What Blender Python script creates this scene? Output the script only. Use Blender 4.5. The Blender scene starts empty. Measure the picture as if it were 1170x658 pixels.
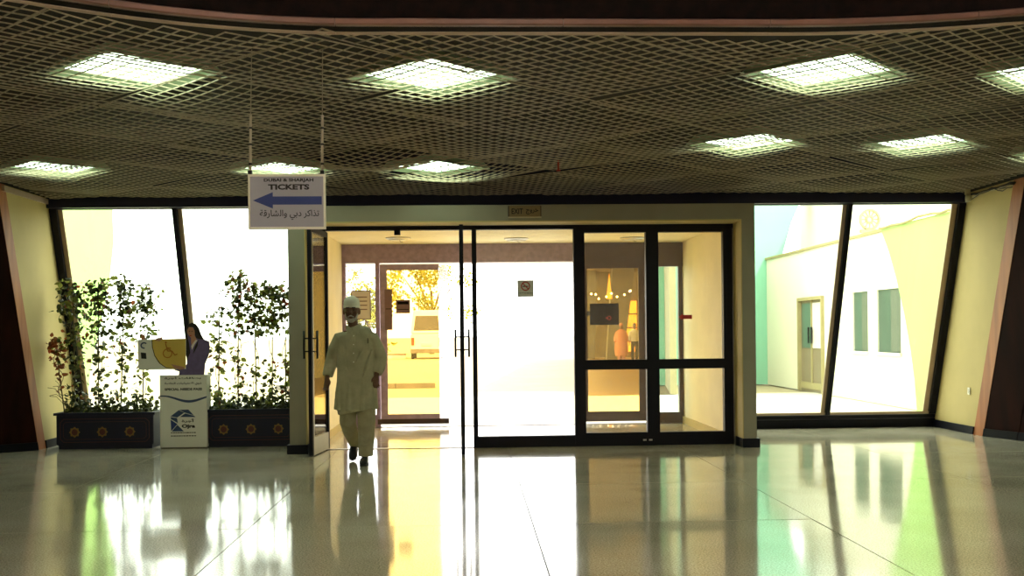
import bpy, bmesh, math, random
from mathutils import Vector, Matrix
random.seed(7)
SC = bpy.context.scene
COL = SC.collection

# ------------------------------------------------------------------ camera, world, sun, exposure
F_PX, CAM_H, ROLL = 1250.0, 1.36, 0.0108
cam_d = bpy.data.cameras.new('camera')
cam_d.sensor_fit = 'HORIZONTAL'; cam_d.sensor_width = 36.0
cam_d.lens = F_PX / 1170.0 * 36.0
cam_d.shift_y = 50.5 / 1170.0
cam_d.clip_end = 600
cam = bpy.data.objects.new('camera', cam_d); COL.objects.link(cam)
cam.matrix_world = (Matrix.Translation((0, 0, CAM_H)) @ Matrix.Rotation(-math.atan(47 / F_PX), 4, 'Z')
                    @ Matrix.Rotation(math.pi / 2, 4, 'X') @ Matrix.Rotation(-ROLL, 4, 'Z'))
SC.camera = cam

w = bpy.data.worlds.new('hazy_sky'); SC.world = w; w.use_nodes = True
bgn = w.node_tree.nodes['Background']
bgn.inputs['Color'].default_value = (1.0, 0.985, 0.96, 1)
bgn.inputs['Strength'].default_value = 3.2

sun_d = bpy.data.lights.new('sun', 'SUN'); sun_d.energy = 4.0; sun_d.angle = 0.03; sun_d.color = (1, .95, .86)
sun = bpy.data.objects.new('sun', sun_d); COL.objects.link(sun)
sun.rotation_euler = Vector((-.42, .42, -.80)).to_track_quat('-Z', 'Y').to_euler()
sun.location = (-20, -20, 40)

vs = SC.view_settings
vs.view_transform = 'Standard'; vs.look = 'None'; vs.gamma = 1.0; vs.exposure = 1.0
vs.use_curve_mapping = False
cy = SC.cycles
cy.use_denoising = True
cy.max_bounces = 10; cy.diffuse_bounces = 5; cy.glossy_bounces = 5
cy.transparent_max_bounces = 24; cy.sample_clamp_indirect = 6.0
cy.caustics_reflective = False; cy.caustics_refractive = False

# ------------------------------------------------------------------ materials
def lin(c):
    return tuple(((x / 255) / 12.92 if x <= 10 else ((x / 255 + .055) / 1.055) ** 2.4) for x in c)

def mat(name, rgb, rough=.6, metal=0.0, var=.12, scale=6.0, spec=.5, rgb2=None, bump=0.0, coat=0.0, detail=4, stretch=None, trans=0.0, lo=.35, hi=.65):
    m = bpy.data.materials.new(name); m.use_nodes = True
    nt = m.node_tree; b = nt.nodes['Principled BSDF']
    a = lin(rgb); c2 = lin(rgb2) if rgb2 else tuple(x * (1 - var) for x in a)
    tc = nt.nodes.new('ShaderNodeTexCoord'); mp = nt.nodes.new('ShaderNodeMapping')
    nt.links.new(tc.outputs['Object'], mp.inputs['Vector'])
    if stretch: mp.inputs['Scale'].default_value = stretch
    n = nt.nodes.new('ShaderNodeTexNoise'); n.inputs['Scale'].default_value = scale; n.inputs['Detail'].default_value = detail
    nt.links.new(mp.outputs['Vector'], n.inputs['Vector'])
    r = nt.nodes.new('ShaderNodeValToRGB')
    r.color_ramp.elements[0].position = lo; r.color_ramp.elements[1].position = hi
    r.color_ramp.elements[0].color = (*a, 1); r.color_ramp.elements[1].color = (*c2, 1)
    nt.links.new(n.outputs['Fac'], r.inputs['Fac']); nt.links.new(r.outputs['Color'], b.inputs['Base Color'])
    b.inputs['Roughness'].default_value = rough; b.inputs['Metallic'].default_value = metal
    b.inputs['Specular IOR Level'].default_value = spec
    b.inputs['Coat Weight'].default_value = coat
    if bump:
        bp = nt.nodes.new('ShaderNodeBump'); bp.inputs['Strength'].default_value = bump; bp.inputs['Distance'].default_value = .01
        nt.links.new(n.outputs['Fac'], bp.inputs['Height']); nt.links.new(bp.outputs['Normal'], b.inputs['Normal'])
    if trans:
        t = nt.nodes.new('ShaderNodeBsdfTranslucent'); nt.links.new(r.outputs['Color'], t.inputs['Color'])
        mx = nt.nodes.new('ShaderNodeMixShader'); mx.inputs['Fac'].default_value = trans
        out = nt.nodes['Material Output']
        nt.links.new(b.outputs['BSDF'], mx.inputs[1]); nt.links.new(t.outputs['BSDF'], mx.inputs[2])
        nt.links.new(mx.outputs['Shader'], out.inputs['Surface'])
    return m

def glass(name, tint, f0=.05, dirt=0.0, dirt_scale=9.0, dirt_rgb=(235, 232, 235)):
    m = bpy.data.materials.new(name); m.use_nodes = True
    nt = m.node_tree; nt.nodes.clear()
    out = nt.nodes.new('ShaderNodeOutputMaterial')
    tr = nt.nodes.new('ShaderNodeBsdfTransparent'); tr.inputs['Color'].default_value = (*tint, 1)
    gl = nt.nodes.new('ShaderNodeBsdfGlossy'); gl.inputs['Roughness'].default_value = .01
    lw = nt.nodes.new('ShaderNodeLayerWeight'); lw.inputs['Blend'].default_value = .5
    p = nt.nodes.new('ShaderNodeMath'); p.operation = 'POWER'; p.inputs[1].default_value = 5
    nt.links.new(lw.outputs['Facing'], p.inputs[0])
    ma = nt.nodes.new('ShaderNodeMath'); ma.operation = 'MULTIPLY_ADD'; ma.inputs[1].default_value = 1 - f0; ma.inputs[2].default_value = f0
    nt.links.new(p.outputs[0], ma.inputs[0])
    mx = nt.nodes.new('ShaderNodeMixShader')
    nt.links.new(ma.outputs[0], mx.inputs['Fac']); nt.links.new(tr.outputs[0], mx.inputs[1]); nt.links.new(gl.outputs[0], mx.inputs[2])
    last = mx
    if dirt:
        tc = nt.nodes.new('ShaderNodeTexCoord')
        n = nt.nodes.new('ShaderNodeTexNoise'); n.inputs['Scale'].default_value = dirt_scale; n.inputs['Detail'].default_value = 8
        n.inputs['Roughness'].default_value = .7
        nt.links.new(tc.outputs['Object'], n.inputs['Vector'])
        mr = nt.nodes.new('ShaderNodeMapRange'); mr.inputs[1].default_value = .4; mr.inputs[2].default_value = .8
        mr.inputs[3].default_value = dirt * .35; mr.inputs[4].default_value = dirt
        nt.links.new(n.outputs['Fac'], mr.inputs[0])
        df = nt.nodes.new('ShaderNodeBsdfTranslucent'); df.inputs['Color'].default_value = (*lin(dirt_rgb), 1)
        m2 = nt.nodes.new('ShaderNodeMixShader')
        nt.links.new(mr.outputs[0], m2.inputs['Fac']); nt.links.new(mx.outputs[0], m2.inputs[1]); nt.links.new(df.outputs[0], m2.inputs[2])
        last = m2
    nt.links.new(last.outputs[0], out.inputs['Surface'])
    return m

def emit(name, rgb, strength, var=.05):
    m = bpy.data.materials.new(name); m.use_nodes = True
    nt = m.node_tree; nt.nodes.clear()
    out = nt.nodes.new('ShaderNodeOutputMaterial'); e = nt.nodes.new('ShaderNodeEmission')
    n = nt.nodes.new('ShaderNodeTexNoise'); n.inputs['Scale'].default_value = 3
    mr = nt.nodes.new('ShaderNodeMapRange'); mr.inputs[3].default_value = strength * (1 - var); mr.inputs[4].default_value = strength * (1 + var)
    nt.links.new(n.outputs['Fac'], mr.inputs[0]); nt.links.new(mr.outputs[0], e.inputs['Strength'])
    e.inputs['Color'].default_value = (*lin(rgb), 1); nt.links.new(e.outputs[0], out.inputs['Surface'])
    return m

def terrazzo():
    m = bpy.data.materials.new('terrazzo'); m.use_nodes = True
    nt = m.node_tree; b = nt.nodes['Principled BSDF']
    g = nt.nodes.new('ShaderNodeNewGeometry')
    n1 = nt.nodes.new('ShaderNodeTexNoise'); n1.inputs['Scale'].default_value = 90; n1.inputs['Detail'].default_value = 3
    n2 = nt.nodes.new('ShaderNodeTexNoise'); n2.inputs['Scale'].default_value = .9; n2.inputs['Detail'].default_value = 5
    for n in (n1, n2): nt.links.new(g.outputs['Position'], n.inputs['Vector'])
    r1 = nt.nodes.new('ShaderNodeValToRGB')
    r1.color_ramp.elements[0].position = .38; r1.color_ramp.elements[0].color = (*lin((166, 158, 138)), 1)
    r1.color_ramp.elements[1].position = .6; r1.color_ramp.elements[1].color = (*lin((222, 214, 192)), 1)
    nt.links.new(n1.outputs['Fac'], r1.inputs['Fac'])
    mx = nt.nodes.new('ShaderNodeMix'); mx.data_type = 'RGBA'; mx.blend_type = 'MULTIPLY'
    r2 = nt.nodes.new('ShaderNodeValToRGB')
    r2.color_ramp.elements[0].position = .3; r2.color_ramp.elements[0].color = (.78, .76, .72, 1)
    r2.color_ramp.elements[1].position = .65; r2.color_ramp.elements[1].color = (1, 1, 1, 1)
    nt.links.new(n2.outputs['Fac'], r2.inputs['Fac'])
    mx.inputs['Factor'].default_value = 1
    nt.links.new(r1.outputs['Color'], mx.inputs['A']); nt.links.new(r2.outputs['Color'], mx.inputs['B'])
    nt.links.new(mx.outputs['Result'], b.inputs['Base Color'])
    mr = nt.nodes.new('ShaderNodeMapRange'); mr.inputs[3].default_value = .04; mr.inputs[4].default_value = .13
    nt.links.new(n2.outputs['Fac'], mr.inputs[0]); nt.links.new(mr.outputs[0], b.inputs['Roughness'])
    n3 = nt.nodes.new('ShaderNodeTexNoise'); n3.inputs['Scale'].default_value = 1.7; n3.inputs['Detail'].default_value = 1
    nt.links.new(g.outputs['Position'], n3.inputs['Vector'])
    bp = nt.nodes.new('ShaderNodeBump'); bp.inputs['Strength'].default_value = .05; bp.inputs['Distance'].default_value = .02
    nt.links.new(n3.outputs['Fac'], bp.inputs['Height']); nt.links.new(bp.outputs['Normal'], b.inputs['Normal'])
    b.inputs['IOR'].default_value = 1.6
    return m

M = dict(
    terrazzo=terrazzo(),
    joint=mat('floor_joint', (58, 54, 46), .8),
    cream=mat('cream_plaster', (204, 184, 122), .75, var=.06, scale=3, bump=.08),
    portal=mat('portal_paint', (154, 147, 128), .6, var=.05, scale=4),
    vest=mat('vestibule_plaster', (248, 234, 186), .7, var=.08, scale=2),
    black=mat('black_frame', (10, 9, 24), .5, var=.3, spec=.25),
    base=mat('black_baseboard', (11, 11, 26), .45, var=.3, spec=.25),
    navy=mat('navy_header', (14, 18, 56), .5, var=.2),
    alu=mat('aluminium', (176, 172, 164), .35, .6, var=.06),
    sash=mat('bronze_sash', (196, 170, 140), .45, .2, var=.1),
    wood=mat('dark_wood', (48, 20, 13), .75, spec=.1, scale=5, rgb2=(32, 13, 10), stretch=(1, 1, .12)),
    wood_edge=mat('light_wood_edge', (186, 118, 66), .6, scale=9, rgb2=(158, 94, 52), stretch=(1, 1, .08)),
    hall=mat('hall_wall', (206, 192, 168), .7),
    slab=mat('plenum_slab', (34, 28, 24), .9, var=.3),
    mesh=mat('ceiling_mesh', (198, 186, 160), .5, .0, var=.08),
    fascia=mat('fascia_stone', (30, 16, 14), .8, scale=14, rgb2=(14, 9, 9), detail=8, spec=.15),
    lip=mat('fascia_lip', (140, 98, 84), .4, scale=3, rgb2=(112, 76, 66)),
    bead=mat('fascia_bead', (186, 164, 142), .45),
    lamp=emit('lamp_diffuser', (226, 255, 218), 3.2),
    hall_fill=emit('hall_fill_diffuser', (255, 246, 230), 15.0),  # for unseen lights added to brighten the sign, man and standee
    housing=mat('lamp_housing', (190, 214, 180), .35, .3, var=.1),
    lampedge=mat('lamp_edge', (150, 170, 140), .5),
    winglass=glass('window_glass', (.90, .955, .88), .05),
    clear=glass('clear_glass', (.975, .98, .975), .045, dirt=.03),
    amber=glass('amber_glass', (.97, .81, .44), .03, dirt=.05, dirt_rgb=(230, 205, 150)),
    mint=glass('mint_glass', (.90, .97, .88), .05),
    dusty=glass('dusty_glass', (.93, .92, .95), .05, dirt=.5, dirt_scale=22),
    mauve=mat('mauve_frame', (168, 146, 178), .5, var=.25, scale=14),
    brownframe=mat('brown_frame', (64, 42, 38), .45, var=.2),
    steel=mat('dark_steel', (30, 28, 34), .3, .4),
    signwhite=mat('sign_face', (164, 164, 174), .5, var=.03),
    signedge=mat('sign_edge', (236, 234, 216), .5, var=.03),
    blue=mat('sign_blue', (36, 56, 124), .5, var=.05),
    ink=mat('black_ink', (18, 16, 18), .6),
    rodm=mat('rod_metal', (196, 182, 160), .5, .0),
    plaque=mat('exit_plaque', (142, 118, 84), .5, var=.1),
    plaqueedge=mat('exit_plaque_edge', (214, 196, 160), .5),
    planter=mat('planter_navy', (15, 19, 50), .55, var=.3),
    gold=mat('gold_ornament', (150, 116, 62), .45, .4),
    rust=mat('ornament_red', (92, 44, 40), .5),
    soil=mat('soil', (36, 28, 22), .95, scale=30, bump=.4),
    cane=mat('cane', (96, 84, 50), .7, scale=20),
    leaf=mat('leaf_green', (104, 118, 48), .5, scale=5, rgb2=(140, 140, 70), trans=.55),
    leafd=mat('leaf_dark', (56, 66, 40), .5, scale=5, rgb2=(78, 84, 46), trans=.3),
    leafr=mat('leaf_red', (150, 64, 36), .5, scale=5, rgb2=(120, 80, 40), trans=.4),
    card=mat('standee_card', (240, 238, 230), .55, var=.03),
    cardedge=mat('standee_edge', (60, 54, 48), .7),
    yellow=mat('card_yellow', (222, 190, 92), .5, var=.05),
    orange=mat('card_orange', (196, 124, 40), .5),
    suit=mat('printed_suit', (112, 96, 144), .5, var=.2, scale=18),
    hair=mat('printed_hair', (28, 20, 20), .5),
    pskin=mat('printed_skin', (196, 142, 116), .5, var=.08),
    logo=mat('logo_blue', (52, 74, 116), .5, var=.2, scale=8),
    paper=mat('paper', (222, 214, 208), .6, var=.04),
    red=mat('red_print', (190, 40, 34), .5),
    notice=mat('dark_notice', (12, 9, 14), .7, var=.2, spec=.1),
    plum=mat('plum_notice', (128, 100, 106), .6, var=.1),
    kurta=mat('kurta_cloth', (186, 182, 150), .85, var=.2, scale=9, bump=.8),
    trouser=mat('trouser_cloth', (174, 168, 136), .85, var=.2, scale=9, bump=.8),
    cap=mat('cap_cloth', (242, 242, 228), .85, var=.08, scale=40),
    skin=mat('brown_skin', (112, 76, 58), .55, var=.15, scale=14),
    beard=mat('white_beard', (176, 168, 156), .85, var=.15, scale=60),
    shoe=mat('black_shoe', (20, 19, 22), .4),
    eye=mat('dark_eye', (16, 12, 12), .3),
    ground=mat('pale_paving', (206, 200, 180), .85, var=.08, scale=1.2),
    road=mat('dusty_road', (166, 150, 118), .9, var=.12, scale=.6),
    kerb=mat('kerb_stone', (118, 110, 106), .85, var=.2, scale=3),
    ext=mat('exterior_cream', (228, 224, 206), .8, var=.03, scale=.7),
    lime=mat('exterior_lime', (164, 204, 116), .8, var=.05, scale=1.0),
    mintw=mat('exterior_mint', (130, 190, 162), .8, var=.06, scale=.6),
    exttrim=mat('exterior_trim', (160, 148, 104), .8, var=.1),
    greypane=mat('grey_green_pane', (72, 92, 80), .3, var=.15, scale=2),
    greypane2=mat('grey_pane_blind', (92, 100, 84), .5, var=.1),
    taupe=mat('door_taupe', (130, 116, 92), .6, var=.08),
    vanw=mat('van_white', (232, 228, 220), .35, var=.02),
    vanglass=mat('van_glass', (70, 64, 60), .2),
    tyre=mat('tyre', (36, 34, 34), .8),
    tail=mat('van_tail', (190, 60, 30), .4),
    bark=mat('bark', (96, 78, 54), .9),
    tleaf=mat('tree_leaf', (122, 128, 34), .6, scale=.8, rgb2=(160, 150, 46), trans=.3),
    tan=mat('arcade_tan', (142, 132, 100), .8, var=.1, scale=.8),
    grey=mat('arcade_pier', (104, 102, 92), .8, var=.1, scale=.8),
    arcroof=mat('arcade_roof', (120, 110, 90), .8),
    arcfloor_shade=mat('arcade_floor_shade', (112, 88, 58), .5, var=.2, scale=2),  # dark brown stands in for the shade on the arcade floor
    warm=emit('shop_light', (255, 170, 70), 1.6, .5),
    bulb=emit('arcade_bulb', (255, 240, 200), 14.0),
    pink=mat('pink_robe', (196, 130, 112), .85, var=.12),
    shirt=mat('pale_shirt', (196, 200, 206), .8, var=.06),
    darktr=mat('dark_trousers', (34, 34, 46), .8),
    socket=mat('socket_plastic', (232, 228, 206), .4),
    cable=mat('black_cable', (22, 20, 20), .6),
    cablew=mat('pale_cable', (186, 176, 140), .6),
)

# ------------------------------------------------------------------ helpers
def mk(name, bm, m, parent=None, smooth=False):
    me = bpy.data.meshes.new(name)
    if isinstance(bm, tuple): me.from_pydata(bm[0], [], bm[1])
    else:
        bmesh.ops.recalc_face_normals(bm, faces=bm.faces[:]); bm.to_mesh(me); bm.free()
    if smooth:
        for p in me.polygons: p.use_smooth = True
    o = bpy.data.objects.new(name, me); COL.objects.link(o)
    me.materials.append(M[m] if isinstance(m, str) else m)
    if parent: o.parent = parent
    return o

def link_mesh(name, me, parent=None, loc=(0, 0, 0), rot=(0, 0, 0)):
    o = bpy.data.objects.new(name, me); COL.objects.link(o); o.location = loc; o.rotation_euler = rot
    if parent: o.parent = parent
    return o

def tag(o, label, cat, group=None, kind=None):
    o['label'] = label; o['category'] = cat
    if group: o['group'] = group
    if kind: o['kind'] = kind
    return o

def thing(name, label, cat, loc=(0, 0, 0), group=None, kind=None, rz=0):
    o = bpy.data.objects.new(name, None); COL.objects.link(o); o.location = loc; o.rotation_euler = (0, 0, rz)
    o.empty_display_size = .1
    return tag(o, label, cat, group, kind)

def box(bm, x0, x1, y0, y1, z0, z1):
    v = [bm.verts.new(p) for p in ((x0, y0, z0), (x1, y0, z0), (x1, y1, z0), (x0, y1, z0), (x0, y0, z1), (x1, y0, z1), (x1, y1, z1), (x0, y1, z1))]
    for f in ((0, 3, 2, 1), (4, 5, 6, 7), (0, 1, 5, 4), (1, 2, 6, 5), (2, 3, 7, 6), (3, 0, 4, 7)): bm.faces.new([v[i] for i in f])
    return v

def bx(name, m, x0, x1, y0, y1, z0, z1, parent=None, bev=0):
    bm = bmesh.new(); box(bm, x0, x1, y0, y1, z0, z1)
    if bev: bmesh.ops.bevel(bm, geom=bm.edges[:], offset=bev, segments=2, affect='EDGES')
    return mk(name, bm, m, parent)

def hexa(bm, lo, hi):
    """eight corners: four below, four above, same order"""
    v = [bm.verts.new(p) for p in list(lo) + list(hi)]
    for f in ((0, 3, 2, 1), (4, 5, 6, 7), (0, 1, 5, 4), (1, 2, 6, 5), (2, 3, 7, 6), (3, 0, 4, 7)): bm.faces.new([v[i] for i in f])

def prism(bm, pts, d):
    """polygon (3D points) pushed along d"""
    d = Vector(d); a = [bm.verts.new(p) for p in pts]; b = [bm.verts.new(Vector(p) + d) for p in pts]
    n = len(pts); bm.faces.new(a); bm.faces.new(b[::-1])
    for i in range(n): bm.faces.new((a[i], a[(i + 1) % n], b[(i + 1) % n], b[i]))

def tube(bm, pts, rad, seg=8, cap=True, ref=Vector((0, 1, 0))):
    """rings along a polyline; rad is a number, or (across, along ref) per point"""
    pts = [Vector(p) for p in pts]; rings = []
    for i, p in enumerate(pts):
        t = (pts[min(i + 1, len(pts) - 1)] - pts[max(i - 1, 0)]).normalized()
        r = ref if abs(t.dot(ref)) < .95 else Vector((1, 0, 0))
        a = t.cross(r).normalized(); b = a.cross(t).normalized()
        ra = rad[i] if isinstance(rad, (list, tuple)) else rad
        if not isinstance(ra, (list, tuple)): ra = (ra, ra)
        rings.append([bm.verts.new(p + a * math.cos(2 * math.pi * k / seg) * ra[0] + b * math.sin(2 * math.pi * k / seg) * ra[1]) for k in range(seg)])
    for i in range(len(rings) - 1):
        for k in range(seg):
            bm.faces.new((rings[i][k], rings[i][(k + 1) % seg], rings[i + 1][(k + 1) % seg], rings[i + 1][k]))
    if cap: bm.faces.new(rings[0][::-1]); bm.faces.new(rings[-1])

def ball(bm, c, r, seg=14, rings=10):
    mt = Matrix.Translation(c) @ Matrix.Diagonal((*r, 1))
    bmesh.ops.create_uvsphere(bm, u_segments=seg, v_segments=rings, radius=1, matrix=mt)

def disc(bm, c, r, y0, y1, n=24, r_in=0):
    """a disc or ring facing -y"""
    if not r_in:
        prism(bm, [(c[0] + r * math.cos(2 * math.pi * k / n), y0, c[1] + r * math.sin(2 * math.pi * k / n)) for k in range(n)], (0, y1 - y0, 0)); return
    vs_ = []
    for y in (y0, y1):
        for q in (r, r_in):
            vs_.append([bm.verts.new((c[0] + q * math.cos(2 * math.pi * k / n), y, c[1] + q * math.sin(2 * math.pi * k / n))) for k in range(n)])
    fo, fi, bo, bi = vs_
    for k in range(n):
        j = (k + 1) % n
        bm.faces.new((fo[k], fo[j], fi[j], fi[k])); bm.faces.new((bo[k], bi[k], bi[j], bo[j]))
        bm.faces.new((fo[k], bo[k], bo[j], fo[j])); bm.faces.new((fi[k], fi[j], bi[j], bi[k]))

AR = {'ا': (0xFE8D, 0), 'أ': (0xFE83, 0), 'ب': (0xFE8F, 1), 'ة': (0xFE93, 0), 'ت': (0xFE95, 1), 'ج': (0xFE9D, 1), 'ح': (0xFEA1, 1), 'خ': (0xFEA5, 1),
      'د': (0xFEA9, 0), 'ذ': (0xFEAB, 0), 'ر': (0xFEAD, 0), 'ش': (0xFEB5, 1), 'ص': (0xFEB9, 1), 'ض': (0xFEBD, 1), 'ط': (0xFEC1, 1), 'ف': (0xFED1, 1),
      'ق': (0xFED5, 1), 'ك': (0xFED9, 1), 'ل': (0xFEDD, 1), 'م': (0xFEE1, 1), 'ن': (0xFEE5, 1), 'و': (0xFEED, 0), 'ي': (0xFEF1, 1), 'ع': (0xFEC9, 1)}
def arabic(s):
    out = []
    for word in s.split(' '):
        w_ = []; prev = False; i = 0
        while i < len(word):
            if word[i] == 'ل' and i + 1 < len(word) and word[i + 1] == 'ا':
                w_.append(chr(0xFEFC if prev else 0xFEFB)); prev = False; i += 2; continue
            b0, dual = AR[word[i]]; nxt = dual and i + 1 < len(word)
            w_.append(chr(b0 + (3 if prev and nxt else 2 if nxt else 1 if prev else 0))); prev = bool(nxt); i += 1
        out.append(''.join(reversed(w_)))
    return ' '.join(reversed(out))

def lettering(name, text, m, xc, y, zc, width, height, parent=None, bold=0.0, rz=0):
    """flat lettering facing -y, centred on (xc, zc), fitted to width and height"""
    c = bpy.data.curves.new(name, 'FONT'); c.body = text; c.extrude = .02; c.offset = bold; c.resolution_u = 3
    t = bpy.data.objects.new(name, c); COL.objects.link(t)
    me = bpy.data.meshes.new_from_object(t.evaluated_get(bpy.context.evaluated_depsgraph_get()))
    bpy.data.objects.remove(t); bpy.data.curves.remove(c)
    xs = [v.co.x for v in me.vertices]; ys = [v.co.y for v in me.vertices]
    sx = width / (max(xs) - min(xs)); sy = height / (max(ys) - min(ys)); mx, my = (max(xs) + min(xs)) / 2, (max(ys) + min(ys)) / 2
    for v in me.vertices: v.co = Vector((xc + (v.co.x - mx) * sx, y - (v.co.z + .02) * .04, zc + (v.co.y - my) * sy))
    me.materials.clear(); me.materials.append(M[m])
    o = bpy.data.objects.new(name, me); COL.objects.link(o); o.parent = parent
    return o

# ------------------------------------------------------------------ floor: two metre slabs, joints recessed
floor = tag(bx('floor', 'joint', -7.2, 7.9, -6.2, 16.1, -.12, -.012), 'polished terrazzo floor of the hall', 'floor', kind='structure')
G = .0035
bm = bmesh.new(); box(bm, -1 + G, 1 - G, -1 + G, 1 - G, -.03, 0)
sl = bpy.data.meshes.new('floor_slab'); bm.to_mesh(sl); bm.free(); sl.materials.append(M['terrazzo'])
for i in range(-3, 4):
    for j in range(-7, 5):
        x, y = 1.424 + 2.0 * i, 6.74 + 2.0 * j
        if y > 15.2: continue
        o = link_mesh('floor_slab', sl, floor, (x, y, 0), (random.uniform(-.0011, .0011), random.uniform(-.0006, .0006), 0))
# last row, cut at the outer sill
bm = bmesh.new(); box(bm, -1 + G, 1 - G, 15.74 + G, 16.1, -.03, 0)
sl2 = bpy.data.meshes.new('floor_slab'); bm.to_mesh(sl2); bm.free(); sl2.materials.append(M['terrazzo'])
for i in range(-3, 4): link_mesh('floor_slab', sl2, floor, (1.424 + 2.0 * i, 0, 0))

# ------------------------------------------------------------------ walls of the hall
T = .36                                   # every window wall and pier leans in by this much per metre
WY = 14.87                                # foot of the slanting window wall
XL, XR = -5.22, 6.36
def lean(y, z): return y - T * z

def side_wall(name, x, d, yf, label):
    bm = bmesh.new(); zt = 3.075
    pts = [(x, WY + .25, 0), (x, yf, 0), (x, lean(yf, zt), zt), (x, lean(WY + .25, zt), zt)]
    prism(bm, pts, (d, 0, 0))
    o = tag(mk(name, bm, 'cream'), label, 'wall', kind='structure')
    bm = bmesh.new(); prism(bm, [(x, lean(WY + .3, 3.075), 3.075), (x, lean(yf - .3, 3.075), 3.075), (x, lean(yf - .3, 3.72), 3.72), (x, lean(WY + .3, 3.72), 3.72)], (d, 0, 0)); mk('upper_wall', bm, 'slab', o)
    bm = bmesh.new(); s = -1 if d > 0 else 1
    pts = [(x, WY + .1, 0), (x, yf, 0), (x, lean(yf, .1), .1), (x, lean(WY + .1, .1), .1)]
    prism(bm, pts, (s * .018, 0, 0)); mk('baseboard', bm, 'base', o)
    return o
wl = side_wall('wall_left', XL, -.25, 13.62, 'cream side wall between left window and brown pier')
wr = side_wall('wall_right', XR, .25, 13.66, 'cream side wall between right window and brown pier')
bm = bmesh.new(); hexa(bm, [(XL - .02, lean(13.5, 3.0) + .02, 3.0), (XL + .03, lean(13.5, 3.0) + .02, 3.0), (XL + .03, lean(WY, 3.0), 3.0), (XL - .02, lean(WY, 3.0), 3.0)],
     [(XL - .02, lean(13.5, 3.0), 3.06), (XL + .03, lean(13.5, 3.0), 3.06), (XL + .03, lean(WY, 3.0), 3.06), (XL - .02, lean(WY, 3.0), 3.06)])
mk('cornice', bm, 'bead', wl)

def pier(name, x, yf, yb, x2, y2, n, label, sgn):
    """leaning brown pier: pale edge strip on the side wall's plane, then dark panels running towards the hall"""
    root = thing(name, label, 'wall', kind='structure'); zt = 3.08
    bm = bmesh.new(); prism(bm, [(x, yb, 0), (x, yf, 0), (x, lean(yf, zt), zt), (x, lean(yb, zt), zt)], (sgn * .06, 0, 0))
    mk('edge_strip', bm, 'wood_edge', root)
    a = Vector((x + sgn * .004, yf, 0)); b = Vector((x2, y2, 0)); d = (b - a); nrm = Vector((d.y, -d.x, 0)).normalized()
    if nrm.x * sgn < 0: nrm = -nrm
    for k in range(n):
        p, q = a + d * (k / n), a + d * ((k + 1) / n - .006)
        up = Vector((0, -T * zt, zt)); bm = bmesh.new()
        prism(bm, [p, q, q + up, p + up], nrm * .05); mk('wood_panel', bm, 'wood', root)
        ub = Vector((0, -T * .1, .1)); bm = bmesh.new(); prism(bm, [p - nrm * .015, q - nrm * .015, q - nrm * .015 + ub, p - nrm * .015 + ub], nrm * .01); mk('baseboard', bm, 'base', root)
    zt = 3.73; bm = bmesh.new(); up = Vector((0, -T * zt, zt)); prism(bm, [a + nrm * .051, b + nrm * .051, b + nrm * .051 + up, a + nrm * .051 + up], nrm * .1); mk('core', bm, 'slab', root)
pier('wall_pier_left', XL, 13.40, 13.62, -6.45, 12.45, 3, 'dark brown leaning timber pier at the far left', -1)
pier('wall_pier_right', XR, 13.40, 13.66, 7.02, 11.2, 4, 'dark brown leaning timber pier at the far right', 1)
tag(bx('wall_hall_left', 'hall', -6.7, -6.45, -6.2, 13.0, 0, 5.2), 'side wall of the hall beyond the left pier', 'wall', kind='structure')
tag(bx('wall_hall_right', 'hall', 7.02, 7.27, -6.2, 12.3, 0, 5.2), 'side wall of the hall beyond the right pier', 'wall', kind='structure')
tag(bx('wall_rear', 'hall', -6.7, 7.27, -6.45, -6.2, 0, 5.2), 'rear wall of the hall facing the entrance', 'wall', kind='structure')

# ------------------------------------------------------------------ ceiling: dark plenum, mesh panels, curved fascia
def edge_y(x):
    if x < -.6: return 6.27 - .21 * (x + .6) ** 2
    if x > 1.8: return 6.29 - .13 * (x - 1.8) ** 2
    return 6.27 + .02 * (x + .6) / 2.4
ZC = 3.08
XE0, XE1 = -6.45, 7.05
xs = [XE0 + (XE1 - XE0) * k / 80 for k in range(81)]
bm = bmesh.new(); q = []
for x in [XE0 - .2] + xs + [XE1 + .2]:
    y = max(edge_y(min(max(x, XE0), XE1)), -3) + .06; q.append([bm.verts.new(p) for p in ((x, y, 3.62), (x, y, 3.74), (x, 13.75, 3.74), (x, 13.75, 3.62))])
for a, b in zip(q, q[1:]):
    for k in range(4): bm.faces.new((a[k], b[k], b[(k + 1) % 4], a[(k + 1) % 4]))
bm.faces.new(q[0]); bm.faces.new(q[-1])
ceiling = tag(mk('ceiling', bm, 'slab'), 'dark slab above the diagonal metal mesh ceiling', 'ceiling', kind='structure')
tag(bx('ceiling_upper', 'hall', -6.7, 7.27, -6.45, 6.6, 5.1, 5.2), 'high ceiling of the hall in front of the fascia', 'ceiling', kind='structure')
def ribbon(z0, z1, off, th):
    bm = bmesh.new(); q = []
    for x in xs:
        y = max(edge_y(x), -3) - off
        q.append([bm.verts.new(p) for p in ((x, y, z0), (x, y, z1), (x, y + th, z1), (x, y + th, z0))])
    for a, b in zip(q, q[1:]):
        for k in range(4): bm.faces.new((a[k], b[k], b[(k + 1) % 4], a[(k + 1) % 4]))
    bm.faces.new(q[0]); bm.faces.new(q[-1]); return bm
fascia = tag(mk('wall_fascia', ribbon(3.115, 5.15, 0, .12), 'fascia', smooth=False), 'curved dark stone fascia above the mesh ceiling', 'wall', kind='structure')
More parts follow.
